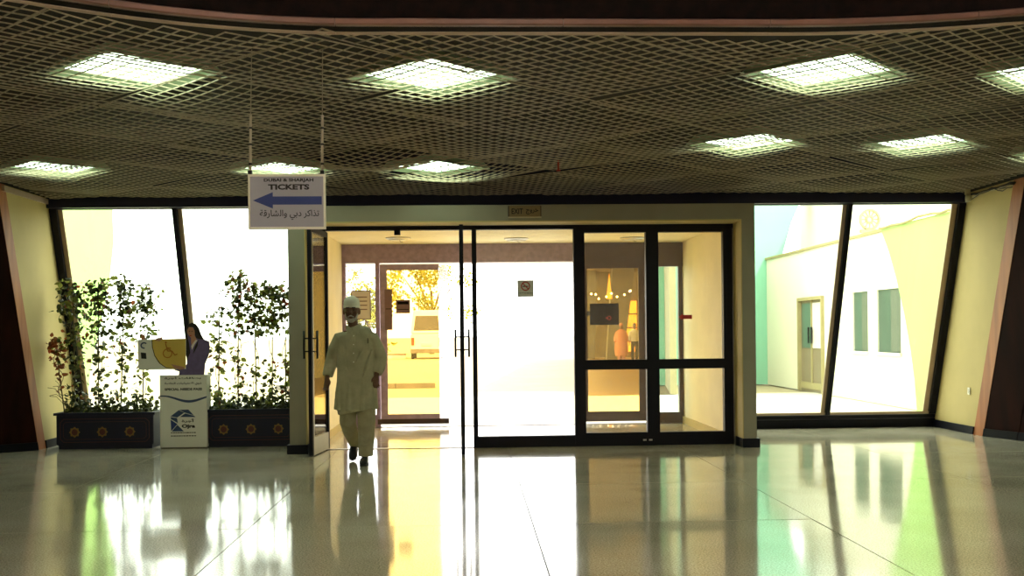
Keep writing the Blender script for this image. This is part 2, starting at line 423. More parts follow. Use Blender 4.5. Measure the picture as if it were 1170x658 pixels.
def lip_piece(x0, x1, name, m, z0, z1, off, th):
    bm = bmesh.new(); q = []; n = 10
    for k in range(n + 1):
        x = x0 + (x1 - x0) * k / n; y = edge_y(x) - off; zm = (z0 + z1) / 2
        q.append([bm.verts.new(p) for p in ((x, y + .012, z0), (x, y, z0 + .008), (x, y, z1 - .008), (x, y + .012, z1), (x, y + th, z1), (x, y + th, z0))])
    for a, b in zip(q, q[1:]):
        for k in range(6): bm.faces.new((a[k], b[k], b[(k + 1) % 6], a[(k + 1) % 6]))
    bm.faces.new(q[0]); bm.faces.new(q[-1]); return mk(name, bm, m, fascia)
cuts = [-4.6, -3.2, -1.9, -.75, .55, 1.75, 2.9, 4.2, 5.6]
for a, b in zip(cuts, cuts[1:]): lip_piece(a, b - .004, 'lip_moulding', 'lip', 3.115, 3.155, .035, .05)
for a, b in zip(cuts, cuts[1:]): lip_piece(a, b - .002, 'bead', 'bead', 3.07, 3.088, .0, .02)

C = .107; N = 12; LP = C * N; S2 = math.sqrt(.5)
def mesh_panel(i, j):
    rnd = random.Random(i * 131 + j * 17)
    sag, tx, ty, dz = rnd.uniform(.0, .035), rnd.uniform(-.012, .012), rnd.uniform(-.012, .012), rnd.uniform(-.006, .012)
    s0, t0 = i * LP, j * LP
    cxx, cyy = ((s0 + LP / 2) - (t0 + LP / 2)) * S2, ((s0 + LP / 2) + (t0 + LP / 2)) * S2
    if abs(cxx + .4) < .7 and abs(cyy - 11.6) < .75: sag, tx, ty, dz = .07, .03, -.02, 0
    verts, faces = [], []
    def P(a, b):
        u, v = a / LP * 2 - 1, b / LP * 2 - 1
        s, t = s0 + a, t0 + b
        return (s - t) * S2, (s + t) * S2, ZC + dz - sag * (1 - u * u) * (1 - v * v) + tx * u + ty * v
    hw, ht = .0021, .008
    for along in (0, 1):
        for k in range(N + 1 if True else N):
            prev = None
            c = min(max(k * C, .004), LP - .004)
            for q in range(N + 1):
                a, b = (q * C, c) if along == 0 else (c, q * C)
                x, y, z = P(a, b)
                ok = XE0 + .02 < x < XE1 - .02 and y < 13.72 and y > edge_y(x) + .02
                if x < XL + .05: ok = ok and y < 12.35 + (x - XL) * .8
                if x > XR - .05: ok = ok and y < 12.2 - (x - XR) * 2.9
                if ok:
                    n = (S2, -S2) if along == 1 else (-S2, -S2)
                    n = (-S2, S2) if along == 0 else (S2, S2)
                    idx = len(verts)
                    verts += [(x - n[0] * hw, y - n[1] * hw, z), (x + n[0] * hw, y + n[1] * hw, z), (x + n[0] * hw, y + n[1] * hw, z + ht), (x - n[0] * hw, y - n[1] * hw, z + ht)]
                    if prev is not None:
                        for e in range(4): faces.append((prev + e, idx + e, idx + (e + 1) % 4, prev + (e + 1) % 4))
                    prev = idx
                else: prev = None
    if len(faces) > 20: mk('mesh_panel', (verts, faces), 'mesh', ceiling)
for i in range(-4, 16):
    for j in range(-4, 16):
        s, t = (i + .5) * LP, (j + .5) * LP
        x, y = (s - t) * S2, (s + t) * S2
        if -7.5 < x < 8 and edge_y(min(max(x, -5), 6)) - 1 < y < 14.6: mesh_panel(i, j)

def ceiling_light(x, y, label, rz=math.pi / 4, zb=ZC + .03, lm_='lamp', grp='square lights above the mesh ceiling'):
    r = thing('ceiling_light', label, 'light', (x, y, zb), grp, rz=rz)
    a, b, hgt = .40, .345, .05
    bm = bmesh.new()
    o0 = [bm.verts.new((sx * a, sy * a, 0)) for sx, sy in ((-1, -1), (1, -1), (1, 1), (-1, 1))]
    i0 = [bm.verts.new((sx * b, sy * b, hgt)) for sx, sy in ((-1, -1), (1, -1), (1, 1), (-1, 1))]
    o1 = [bm.verts.new((sx * (a + .015), sy * (a + .015), 0)) for sx, sy in ((-1, -1), (1, -1), (1, 1), (-1, 1))]
    i1 = [bm.verts.new((sx * (b + .015), sy * (b + .015), hgt + .03)) for sx, sy in ((-1, -1), (1, -1), (1, 1), (-1, 1))]
    for k in range(4):
        j = (k + 1) % 4
        bm.faces.new((o0[k], o0[j], i0[j], i0[k])); bm.faces.new((o1[k], i1[k], i1[j], o1[j])); bm.faces.new((o0[k], o1[k], o1[j], o0[j]))
    bm.faces.new(i1); mk('housing', bm, 'housing', r)
    bx('diffuser', lm_, -b + .004, b - .004, -b + .004, b - .004, hgt - .012, hgt, r)
    bm = bmesh.new()
    for k in range(4):
        q = [(-b, -b - .0), (b, -b), (b, b), (-b, b)]; p0, p1 = q[k], q[(k + 1) % 4]
        prism(bm, [(p0[0], p0[1], hgt - .014), (p1[0], p1[1], hgt - .014), (p1[0] * .965, p1[1] * .965, hgt - .014), (p0[0] * .965, p0[1] * .965, hgt - .014)], (0, 0, -.008))
    mk('diffuser_frame', bm, 'lampedge', r)
for x, y, l in ((-2.22, 7.37, 'square ceiling light nearest the fascia, far left above the hanging sign'),
                (-.25, 7.55, 'square ceiling light in the front row, just right of the hanging sign'),
                (2.45, 7.45, 'square ceiling light in the front row, right of centre'),
                (4.10, 7.45, 'square ceiling light in the front row, cut off by the right edge'),
                (2.63, 10.25, 'square ceiling light in the back row, above the right end of the portal'),
                (4.32, 10.32, 'square ceiling light in the back row, above the right window'),
                (6.05, 10.9, 'square ceiling light in the back row, at the right edge'),
                (-4.33, 11.6, 'square ceiling light in the back row, above the left brown pier'),
                (-2.0, 11.75, 'square ceiling light in the back row, behind the hanging sign'),
                (-.36, 11.7, 'square ceiling light in the back row, above a sagging mesh panel over the doors')):
    ceiling_light(x, y, l)
for k, x in enumerate((-4.2, .4, 5.0)):  # fill lights added out of view, above and behind the camera
    for j, y in enumerate((-4.6, -2.2, .2, 2.6)):
        ceiling_light(x, y, 'unseen square fill light added on the high hall ceiling', 0, 5.03, 'hall_fill', 'added fill lights on the high hall ceiling')
sp = thing('sprinkler', 'small red sprinkler head under the mesh ceiling', 'sprinkler', (.914, 11.18, ZC - .075))
bm = bmesh.new(); tube(bm, [(0, 0, .02), (0, 0, .12)], .008); mk('stem', bm, 'red', sp)
bm = bmesh.new(); tube(bm, [(0, 0, 0), (0, 0, .006), (0, 0, .02)], [.022, .022, .008], 10); mk('deflector', bm, 'red', sp)

# header above the windows
hd = tag(bx('wall_header', 'navy', XL - .2, XR + .2, 13.70, 13.82, 2.955, 3.72), 'dark navy header above windows and portal', 'wall', kind='structure')

# ------------------------------------------------------------------ slanting windows
def slant_bar(name, m, x0, x1, z0, z1, dy0, dy1, parent):
    bm = bmesh.new()
    lo = [(x0, lean(WY + dy0, z0), z0), (x1, lean(WY + dy0, z0), z0), (x1, lean(WY + dy1, z0), z0), (x0, lean(WY + dy1, z0), z0)]
    hi = [(x0, lean(WY + dy0, z1), z1), (x1, lean(WY + dy0, z1), z1), (x1, lean(WY + dy1, z1), z1), (x0, lean(WY + dy1, z1), z1)]
    hexa(bm, lo, hi); return mk(name, bm, m, parent)
def slant_window(name, xa, xm, xb, label):
    r = thing(name, label, 'window', kind='structure')
    slant_bar('sill', 'base', xa, xb, 0, .12, -.03, .16, r)
    slant_bar('bottom_rail', 'black', xa, xb, .125, .175, -.02, .07, r)
    slant_bar('bottom_bead', 'sash', xa, xb, .18, .215, .0, .06, r)
    slant_bar('top_rail', 'navy', xa, xb, 2.945, 3.06, -.02, .07, r)
    for x in (xa, xm, xb):
        w0, w1 = (x, x + .09) if x == xa else (x - .09, x) if x == xb else (x - .03, x + .03)
        slant_bar('mullion', 'black', w0, w1, .18, 2.945, -.03, .03, r)
        if x == xm: slant_bar('sash_strip', 'sash', *((w0 - .05, w0) if x > 0 else (w1, w1 + .05)), .215, 2.945, .03, .055, r)
        if x == xa and x < 0: slant_bar('sash_strip', 'sash', w1, w1 + .055, .215, 2.945, .03, .055, r)
        if x == xb and x > 0: slant_bar('sash_strip', 'sash', w0 - .07, w0, .215, 2.945, .03, .055, r)
    slant_bar('glass_pane', 'winglass', xa + .1, xm - .035, .2, 2.945, .036, .044, r)
    slant_bar('glass_pane', 'winglass', xm + .035, xb - .1, .2, 2.945, .036, .044, r)
slant_window('window_1', XL, -3.68, -2.05, 'slanting bright window behind the planters')
slant_window('window_2', 3.27, 4.86, XR, 'slanting window onto the courtyard right of the portal')

# ------------------------------------------------------------------ portal (entrance box)
PX0, PX1, PY, PZ = -2.07, 3.29, 12.53, 2.82
pt = thing('wall_portal', 'pale painted entrance box framing the doors', 'wall', kind='structure')
bx('pillar', 'portal', PX0, -1.885, PY, 16.1, .0, 2.64, pt)
bx('pillar', 'portal', 3.14, PX1, PY, 16.1, .0, 2.64, pt)
bx('lintel', 'portal', PX0, PX1, PY, 13.1, 2.64, PZ, pt)
bx('roof', 'portal', PX0, PX1, 13.1, 16.3, 2.70, PZ, pt)
bx('ceiling_lining', 'vest', -1.885, 3.14, 13.1, 16.0, 2.655, 2.70, pt)
bx('wall_lining', 'vest', -1.885, -1.86, 13.06, 16.0, .1, 2.655, pt)
bx('wall_lining', 'vest', 3.115, 3.14, 13.06, 16.0, .1, 2.655, pt)
bx('jamb_lining', 'cream', -1.885, -1.875, PY + .004, 12.9, .1, 2.638, pt)
bx('jamb_lining', 'cream', 3.13, 3.14, PY + .004, 12.9, .1, 2.638, pt)
bx('head_lining', 'cream', -1.875, 3.13, PY + .004, 12.9, 2.625, 2.64, pt)
for x0, x1 in ((PX0 - .03, -1.86), (3.12, PX1 + .03)):
    bx('baseboard', 'base', x0, x1, PY - .03, PY + .3, 0, .105, pt)
bx('baseboard', 'cream', -1.87, -1.845, 13.06, 16.0, 0, .1, pt); bx('baseboard', 'cream', 3.09, 3.115, 13.06, 16.0, 0, .1, pt)

GY = 12.97
# glazed screen: fixed pane and four-light window
sc_ = thing('window_3', 'fixed black framed glazing beside the entrance doors', 'window', kind='structure')
def fr(n, x0, x1, z0, z1, p=sc_, d=.05, m='black'): return bx(n, m, x0, x1, GY - d, GY + d, z0, z1, p)
fr('head_rail', -1.875, 3.13, 2.575, 2.625)
fr('post', .02, .075, 0, 2.575); fr('post', 1.225, 1.355, 0, 2.575, d=.055); fr('post', 2.085, 2.235, 0, 2.575); fr('post', 3.01, 3.12, 0, 2.575)
fr('post', -1.86, -1.70, 0, 2.575, d=.05)
fr('bottom_rail', .075, 1.225, 0, .13); fr('bottom_rail', 1.355, 2.085, 0, .155); fr('bottom_rail', 2.235, 3.01, 0, .155)
fr('transom', 1.355, 2.085, .905, 1.02); fr('transom', 2.235, 3.01, .905, 1.02)
fr('top_rail', 1.355, 2.085, 2.53, 2.575); fr('top_rail', 2.235, 3.01, 2.53, 2.575)
def pane(x0, x1, z0, z1, p=sc_, m='clear', y=GY): return bx('glass_pane', m, x0, x1, y - .004, y + .004, z0, z1, p)
pane(.075, 1.225, .13, 2.575)
for x0, x1 in ((1.355, 2.085), (2.235, 3.01)): pane(x0, x1, .155, .905); pane(x0, x1, 1.02, 2.53)
bx('door_stop', 'black', -.89, -.82, GY - .055, GY + .02, 2.52, 2.575, sc_)
bx('threshold', 'alu', -1.70, .02, GY - .04, GY + .04, .0, .006, sc_)
bm = bmesh.new()
for x in (2.05, 2.12): box(bm, x - .02, x + .02, GY - .056, GY - .05, .055, .075)
mk('worn_mark', bm, 'alu', sc_)

def door_leaf(name, hinge, ang, wd, label, m='clear', flip=1):
    r = thing(name, label, 'door', hinge, kind='structure', rz=ang)
    z1 = 2.56
    bx('stile', 'black', -.0, .045, -.022, .022, .012, z1, r); bx('stile', 'black', wd - .05, wd, -.022, .022, .012, z1, r)
    bx('top_rail', 'black', .045, wd - .05, -.022, .022, z1 - .06, z1, r)
    bx('bottom_rail', 'alu', .045, wd - .05, -.02, .02, .012, .21, r)
    bx('edge_strip', 'alu', wd - .075, wd - .05, -.024, .024, .21, z1 - .06, r)
    bx('glass_pane', m, .045, wd - .075, -.004, .004, .21, z1 - .06, r)
    for s in (-1, 1):
        hb = bmesh.new(); tube(hb, [(wd - .03, s * .075, 1.09), (wd - .03, s * .075, 1.40)], .013, 10)
        h_ = mk('handle', hb, 'steel', r, True)
        for z in (1.17, 1.315):
            hb = bmesh.new(); tube(hb, [(wd - .03, s * .02, z), (wd - .03, s * .075, z)], .008, 8); mk('handle_bracket', hb, 'steel', h_)
    return r
door_leaf('door_1', (-1.70, 13.0, 0), math.radians(-96), .80, 'glass entrance leaf standing open at the left jamb')
door_leaf('door_2', (-.104, 12.95, 0), math.radians(-89.5), .82, 'glass entrance leaf standing open edge-on at the middle post')

# ------------------------------------------------------------------ outer vestibule wall
OY = 16.0
ov = thing('wall_outer', 'dark header over the outer vestibule doors', 'wall', kind='structure')
bx('header', 'mauve', -1.86, .60, OY - .06, OY + .06, 2.385, 2.655, ov)
bx('header', 'mauve', .602, 1.55, OY - .06, OY + .06, 2.385, 2.655, ov)
bx('header', 'brownframe', 1.552, 3.115, OY - .07, OY + .06, 2.30, 2.655, ov)
bx('wall_over', 'ext', PX0, PX1, OY + .06, OY + .3, 2.385, 2.70, ov)
def outer_window(name, x0, x1, m, fm, z0, z1, label):
    r = thing(name, label, 'window', kind='structure')
    bx('jamb', fm, x0, x0 + .05, OY - .05, OY + .05, 0, 2.385, r); bx('jamb', fm, x1 - .06, x1, OY - .05, OY + .05, 0, 2.385, r)
    bx('bottom_rail', fm, x0 + .05, x1 - .06, OY - .05, OY + .05, 0, z0, r)
    if z1 < 2.38: bx('top_rail', fm, x0 + .05, x1 - .06, OY - .05, OY + .05, z1, 2.385, r)
    bx('glass_pane', m, x0 + .05, x1 - .06, OY - .004, OY + .004, z0, z1, r); return r
outer_window('window_4', -1.86, -1.32, 'clear', 'mauve', .18, 2.385, 'narrow clear pane in the outer wall behind the walking man')
outer_window('window_5', 2.60, 3.11, 'mint', 'brownframe', .16, 2.38, 'narrow pale green pane in the outer wall at the right')
def outer_leaf(name, x0, x1, a0, a1, fm, label, base):
    r = thing(name, label, 'door', kind='structure'); y = OY - .085
    def b_(n, m, *a): return bx(n, m, a[0], a[1], y - .02, y + .02, a[2], a[3], r)
    b_('stile', fm, x0, a0, .12, 2.36); b_('stile', 'dusty' if fm == 'mauve' else fm, a1, x1, .12, 2.36)
    b_('top_rail', fm, a0, a1, 2.275, 2.36); b_('bottom_rail', fm, a0, a1, .12, .19)
    b_('bottom_guide', base, x0 - .05, x1, .045, .12)
    bx('glass_pane', 'amber', a0, a1, y - .003, y + .003, .19, 2.275, r)
    return r
outer_leaf('door_3', -1.31, -.33, -1.21, -.46, 'mauve', 'amber tinted outer sliding leaf with a view of tree and van', 'brownframe')
outer_leaf('door_4', 1.56, 2.585, 1.70, 2.45, 'brownframe', 'amber tinted outer sliding leaf with a black notice', 'brownframe')
bx('sill', 'alu', -1.86, 3.115, OY - .05, OY + .1, -.01, .008, ov)

def downlight(x, y, l):
    r = thing('downlight', l, 'light', (x, y, 2.655), 'round downlights in the vestibule ceiling')
    bm = bmesh.new(); tube(bm, [(0, 0, -.03), (0, 0, -.012), (0, 0, 0)], [.13, .17, .17], 24); mk('ring', bm, 'alu', r)
    bm = bmesh.new(); tube(bm, [(0, 0, -.036), (0, 0, -.0305)], .11, 20); mk('lens', bm, 'socket', r)
    bm = bmesh.new(); tube(bm, [(.02, 0, -.036), (.03, 0, -.055), (.06, 0, -.06)], .006, 6); mk('clip', bm, 'rodm', r)
downlight(-.97, 14.85, 'round downlight in the vestibule above the open doorway')
downlight(.64, 15.1, 'round downlight in the vestibule above the fixed white pane')
downlight(2.25, 15.1, 'round downlight in the vestibule above the four-light window')

# notices on the glass
def notice(name, label, x0, x1, y, z0, z1, m):
    r = thing(name, label, 'sign', ((x0 + x1) / 2, y, z0))
    bx('sheet', m, -(x1 - x0) / 2, (x1 - x0) / 2, -.003, .003, 0, z1 - z0, r); return r
n = notice('no_smoking_sticker', 'square no smoking sticker with a red ring on the fixed pane', .556, .751, GY - .008, 1.777, 1.976, 'paper')
bm = bmesh.new(); disc(bm, (0, .127), .055, -.0045, -.003, 28, .042); mk('red_ring', bm, 'red', n)
bm = bmesh.new(); prism(bm, [(-.038, -.0055, .158), (-.03, -.0055, .166), (.038, -.0055, .096), (.03, -.0055, .088)], (0, .001, 0)); mk('slash', bm, 'red', n)
bm = bmesh.new(); box(bm, -.034, .024, -.0042, -.003, .119, .131); box(bm, .027, .034, -.0042, -.003, .119, .131); mk('cigarette', bm, 'ink', n)
lettering('lettering', 'NO SMOKING', 'ink', .035, -.003, .045, .105, .016, n, .01)
lettering('lettering', arabic('ممنوع'), 'ink', -.055, -.003, .045, .06, .02, n, .01)
n = notice('black_notice', 'black notice with a small red mark on the right amber door', 1.737, 2.159, OY - .11, 1.452, 1.765, 'notice')
bm = bmesh.new(); disc(bm, (.07, .10), .03, -.006, -.003, 16, .02); box(bm, .02, .05, -.006, -.003, .09, .11); mk('red_mark', bm, 'red', n)
bm = bmesh.new(); disc(bm, (-.235, .17), .035, -.004, .003, 16); mk('round_tab', bm, 'notice', n)
a_ = thing('arrow_sticker', 'red arrow sticker pointing left on the right inner pane', 'sign', (2.56, GY - .006, 1.52))
bm = bmesh.new(); prism(bm, [(-.078, 0, 0), (-.03, 0, .045), (-.03, 0, .024), (.078, 0, .024), (.078, 0, -.024), (-.03, 0, -.024), (-.03, 0, -.045)], (0, -.0015, 0)); mk('arrow', bm, 'red', a_)
n = notice('square_notice', 'small plum coloured square notice on the left amber door', -1.079, -.877, OY - .11, 1.65, 1.844, 'plum')
bm = bmesh.new(); box(bm, -.08, .08, -.005, -.003, .13, .17); box(bm, -.08, .08, -.005, -.003, .05, .06); mk('print', bm, 'notice', n)
n = notice('tall_panel', 'tall plum coloured panel beside the left amber door edge', -1.242, -1.134, OY - .11, 1.411, 1.999, 'plum')  # plain tall panel with a thin dark bar
bm = bmesh.new(); box(bm, -.04, .04, -.005, -.003, .3, .31); mk('print', bm, 'notice', n)
n = notice('paper_notice', 'pale framed paper notice on the clear pane behind the man', -1.737, -1.45, OY - .01, 1.567, 1.99, 'paper')
bm = bmesh.new()
for a in ((-.1435, .1435, .41, .423), (-.1435, .1435, 0, .012), (-.1435, -.13, 0, .423), (.13, .1435, 0, .423)): box(bm, a[0], a[1], -.006, -.003, a[2], a[3])
mk('border', bm, 'plum', n)
bm = bmesh.new()
for k in range(4): box(bm, -.09, .09, -.005, -.003, .32 - k * .06, .335 - k * .06)
mk('print', bm, 'plum', n)

# exit sign
ex = thing('exit_sign', 'brown EXIT sign in two scripts above the doors', 'sign', (.63, PY - .02, 2.674))
bx('plaque', 'plaque', -.185, .185, -.012, .02, 0, .132, ex)
for a in ((-.19, .19, -.006, .006), (-.19, -.18, .006, .13), (.18, .19, .006, .13)): bx('frame_edge', 'plaqueedge' if a[2] < 0 else 'brownframe', a[0], a[1], -.018, .02, a[2], a[3], ex)
lettering('lettering', 'EXIT', 'ink', -.085, -.012, .068, .13, .062, ex, .02)
lettering('lettering', arabic('خروج'), 'ink', .085, -.012, .066, .14, .07, ex, .02)

# ------------------------------------------------------------------ hanging tickets sign
SX, SY = -1.116, 6.75
sg = thing('ticket_sign', 'hanging white TICKETS sign with blue arrow pointing left', 'sign', (SX, SY, 2.005), rz=.02)
bx('panel', 'signwhite', -.222, .222, -.012, .012, .014, .322, sg)
for a in ((-.234, .234, .322, .336), (-.234, .234, 0, .014), (-.234, -.222, .014, .322), (.222, .234, .014, .322)): bx('frame_edge', 'signedge', a[0], a[1], -.014, .014, a[2], a[3], sg)
bm = bmesh.new(); prism(bm, [(-.205, 0, .176), (-.085, 0, .226), (-.085, 0, .2), (.212, 0, .2), (.212, 0, .15), (-.085, 0, .15), (-.085, 0, .126)], (0, -.002, 0))
ar = mk('arrow', bm, 'blue', sg); ar.location = (0, -.012, 0)
lettering('lettering', 'DUBAI & SHARJAH', 'ink', .012, -.012, .298, .30, .026, sg, .035)
lettering('lettering', 'TICKETS', 'ink', .012, -.012, .258, .25, .034, sg, .045)
lettering('lettering', arabic('تذاكر دبي والشارقة'), 'ink', .015, -.012, .088, .36, .062, sg, .008)
for s, xt in ((-1, -.205), (1, .225)):
    x = -.222 if s < 0 else .215
    bm = bmesh.new(); tube(bm, [(x, 0, .336), (x + (xt - x) * .4, 0, .70)], .0085, 8); rd = mk('hanger_rod', bm, 'rodm', sg, True)
    bm = bmesh.new(); tube(bm, [(x + (xt - x) * .4, 0, .70), (xt, 0, 1.10)], .003, 6); mk('hanger_wire', bm, 'rodm', sg, True)
    for z in (.40, .52, .62):
        bm = bmesh.new(); tube(bm, [(x + (xt - x) * .4 * (z - .336) / .364, 0, z - .006), (x + (xt - x) * .4 * (z - .336) / .364, 0, z + .006)], .0105, 8); mk('collar', bm, 'steel', rd)
    bm = bmesh.new(); box(bm, x - .012, x + .012, -.012, .012, .325, .36); mk('clamp', bm, 'steel', sg)

# ------------------------------------------------------------------ planters
def planter(name, x0, x1, y0, y1, hgt, label, stars):
    r = thing(name, label, 'planter', ((x0 + x1) / 2, y0, 0)); w_ = (x1 - x0) / 2; d = y1 - y0
    bx('body', 'planter', -w_, w_, 0, d, .05, hgt - .03, r, .006)
    bx('plinth', 'planter', -w_ + .02, w_ - .02, .02, d - .02, 0, .05, r)
    bm = bmesh.new()
    for a in ((-w_ - .025, w_ + .025, -.025, .03), (-w_ - .025, w_ + .025, d - .03, d + .025), (-w_ - .025, -w_ + .03, .03, d - .03), (w_ - .03, w_ + .025, .03, d - .03)): box(bm, a[0], a[1], a[2], a[3], hgt - .03, hgt)
    mk('rim', bm, 'planter', r)
    bx('soil', 'soil', -w_ + .03, w_ - .03, .03, d - .03, hgt - .06, hgt - .02, r)
    for sx in stars:
        bm = bmesh.new(); zc = hgt * .47; pts_o, pts_i = [], []
        for k in range(16):
            an = math.pi * k / 8; ro = .066 if k % 2 == 0 else .05
            pts_o.append((sx + ro * math.cos(an), zc + ro * math.sin(an))); pts_i.append((sx + .038 * math.cos(an), zc + .038 * math.sin(an)))
        for k in range(16):
            j = (k + 1) % 16
            prism(bm, [(pts_o[k][0], -.008, pts_o[k][1]), (pts_o[j][0], -.008, pts_o[j][1]), (pts_i[j][0], -.008, pts_i[j][1]), (pts_i[k][0], -.008, pts_i[k][1])], (0, .009, 0))
        st = mk('star_ornament', bm, 'gold', r)
        bm = bmesh.new(); disc(bm, (sx, zc), .034, -.004, .001, 16); mk('star_centre', bm, 'rust', st)
    # thin moulded border, chamfered corners
    def border(q, c, t_):
        bm = bmesh.new(); zl, zh = .085 + q, hgt - .075 - q; xa, xb = -w_ + .05 + q, w_ - .05 - q
        p = [(xa + c, zl), (xb - c, zl), (xb, zl + c), (xb, zh - c), (xb - c, zh), (xa + c, zh), (xa, zh - c), (xa, zl + c)]
        for k in range(8):
            a, b = p[k], p[(k + 1) % 8]
            tube(bm, [(a[0], -.002, a[1]), (b[0], -.002, b[1])], t_, 5)
        mk('border_moulding', bm, 'rust', r)
    border(0, .04, .0035); border(.035, .03, .0025)
    return r
planter('planter', -5.02, -3.86, 13.42, 13.92, .44, 'dark navy planter box with gold stars against the left pier', (-.36, -.03, .30))
planter('planter', -3.24, -2.13, 13.42, 13.92, .46, 'dark navy planter box with gold stars beside the portal pillar', (-.33, 0, .33))

def leaf_verts(verts, faces, c, size, rnd):
    d = Vector((rnd.uniform(-1, 1), rnd.uniform(-1, 1), rnd.uniform(-.9, .4))).normalized()
    u = d.cross(Vector((rnd.uniform(-1, 1), rnd.uniform(-1, 1), rnd.uniform(-1, 1)))).normalized(); n_ = d.cross(u)
    i = len(verts); c = Vector(c)
    for a, b, e in ((0, 0, 0), (.35, .42, .08), (.75, .34, .05), (1.15, 0, -.12), (.75, -.34, .05), (.35, -.42, .08), (.6, 0, -.06)):
        verts.append(tuple(c + d * a * size + u * b * size + n_ * e * size))
    faces += [(i, i + 1, i + 6), (i + 1, i + 2, i + 6), (i + 2, i + 3, i + 6), (i + 3, i + 4, i + 6), (i + 4, i + 5, i + 6), (i + 5, i, i + 6)]

def vine(label, x, y, z0, zt, drift, lo, hi, dens, mix, seed, group, red=0):
    """a cane with a thin winding stem and a cloud of leaves between the heights lo and hi"""
    rnd = random.Random(seed)
    r = thing('climbing_plant', label, 'plant', (x, y, z0), group)
    top = zt - z0
    bm = bmesh.new(); tube(bm, [(0, 0, 0), (drift * .5, 0, top * .5), (drift, 0, top)], [.008, .007, .005], 6); mk('cane', bm, 'cane', r)
    pts = [(drift * t + .035 * math.sin(t * 15 + seed), .03 * math.cos(t * 13 + seed), top * t * .98) for t in [k / 26 for k in range(27)]]
    bm = bmesh.new(); tube(bm, pts, .004, 5); 
    for k in range(7):
        t = rnd.uniform(.15, .95); p = Vector((drift * t, 0, top * t)); q = p + Vector((rnd.uniform(-.2, .2), rnd.uniform(-.1, .1), rnd.uniform(-.05, .16)))
        tube(bm, [p, (p + q) / 2 + Vector((0, 0, .04)), q], .003, 4)
    mk('stem', bm, 'cane', r)['kind'] = 'stuff'
    groups = {'leaf': ([], []), 'leafd': ([], []), 'leafr': ([], [])}
    for a, b, count, spread in dens:
        for k in range(int(count * 1.75)):
            t = rnd.uniform(a, b)
            cl = Vector((drift * t + rnd.gauss(0, spread), rnd.gauss(0, spread * .7), top * t + rnd.gauss(0, .02)))
            key = 'leafr' if rnd.random() < red else ('leafd' if rnd.random() < mix else 'leaf')
            leaf_verts(*groups[key], cl, rnd.uniform(.035, .078), rnd)
    for key, (v, f) in groups.items():
        if f: o = mk('foliage', (v, f), key, r); o['kind'] = 'stuff'
GL, GR = 'vines in the planter by the left pier', 'vines in the planter by the portal'
LV = [(-4.88, 2.02, -.02, .65, .75, 'leftmost vine in the left planter, dark leaves'), (-4.62, 2.04, .02, .6, .7, 'second vine from the left pier, dense dark leaves'),
      (-4.33, 2.08, .06, .55, .5, 'third vine from the left pier, tallest in its planter'), (-4.08, 1.98, .05, .4, .45, 'vine in the left planter nearest the cardboard standee')]
for k, (x, zt, dr, d_, mx, l) in enumerate(LV):
    vine(l, x, 13.68 + .05 * (k % 2), .40, zt, dr, .1, 1, ((.05, .4, int(60 * d_), .06), (.4, 1.0, int(190 * d_), .075), (.75, 1.02, int(95 * d_), .085)), mx, 20 + k, GL, .08)
vine('low side shoot with red leaves leaning over the left planter end', -4.98, 13.60, .40, 1.30, -.11, 0, 1, ((.7, 1.05, 46, .05), (.3, .7, 10, .03)), .1, 31, None, .85)
RV = [(-3.13, 1.96, .03, ((.0, .35, 14, .04), (.3, .6, 34, .05), (.55, .85, 40, .07)), .3, 'bare leaning vine in the right planter nearest the cardboard standee'),
      (-2.90, 2.10, .02, ((.1, .5, 30, .05), (.55, .8, 40, .05), (.78, 1.03, 80, .075)), .3, 'tall vine in the right planter, second from the standee'),
      (-2.66, 2.02, -.02, ((.05, .4, 30, .06), (.6, 1.0, 130, .085)), .4, 'thick topped vine in the middle of the right planter'),
      (-2.48, 1.98, .02, ((.05, .4, 26, .05), (.62, 1.0, 130, .08)), .35, 'vine in the right planter, second from the portal pillar'),
      (-2.30, 1.90, .0, ((.0, .5, 46, .05), (.75, 1.0, 50, .06)), .3, 'vine in the right planter beside the portal pillar')]
for k, (x, zt, dr, dn, mx, l) in enumerate(RV): vine(l, x, 13.66 + .05 * (k % 2), .42, zt, dr, .1, 1, dn, mx, 50 + k, GR, .12)
def low_plants(label, x0, x1, y, z, seed, count):
    rnd = random.Random(seed); r = thing('low_shrub', label, 'plant', ((x0 + x1) / 2, y, z)); gs = {'leafd': ([], []), 'leaf': ([], [])}
    bm = bmesh.new()
    for k in range(18):
        x = rnd.uniform(x0, x1) - (x0 + x1) / 2; tube(bm, [(x, rnd.uniform(-.1, .1), 0), (x + rnd.uniform(-.06, .06), rnd.uniform(-.15, .15), rnd.uniform(.06, .16))], .004, 4)
    mk('stem', bm, 'cane', r)['kind'] = 'stuff'
    for k in range(count):
        x = rnd.uniform(x0, x1) - (x0 + x1) / 2
        hh = .07 + .06 * math.sin(x * 9 + seed) ** 2
        leaf_verts(*gs['leafd' if rnd.random() < .82 else 'leaf'], (x, rnd.uniform(-.2, .2), abs(rnd.gauss(0, hh))), rnd.uniform(.035, .07), rnd)
    for key, (v, f) in gs.items(): o = mk('foliage', (v, f), key, r); o['kind'] = 'stuff'
low_plants('low dark groundcover filling the left planter', -4.98, -3.9, 13.67, .42, 5, 620)
low_plants('low dark groundcover filling the right planter', -3.2, -2.17, 13.67, .44, 6, 620)

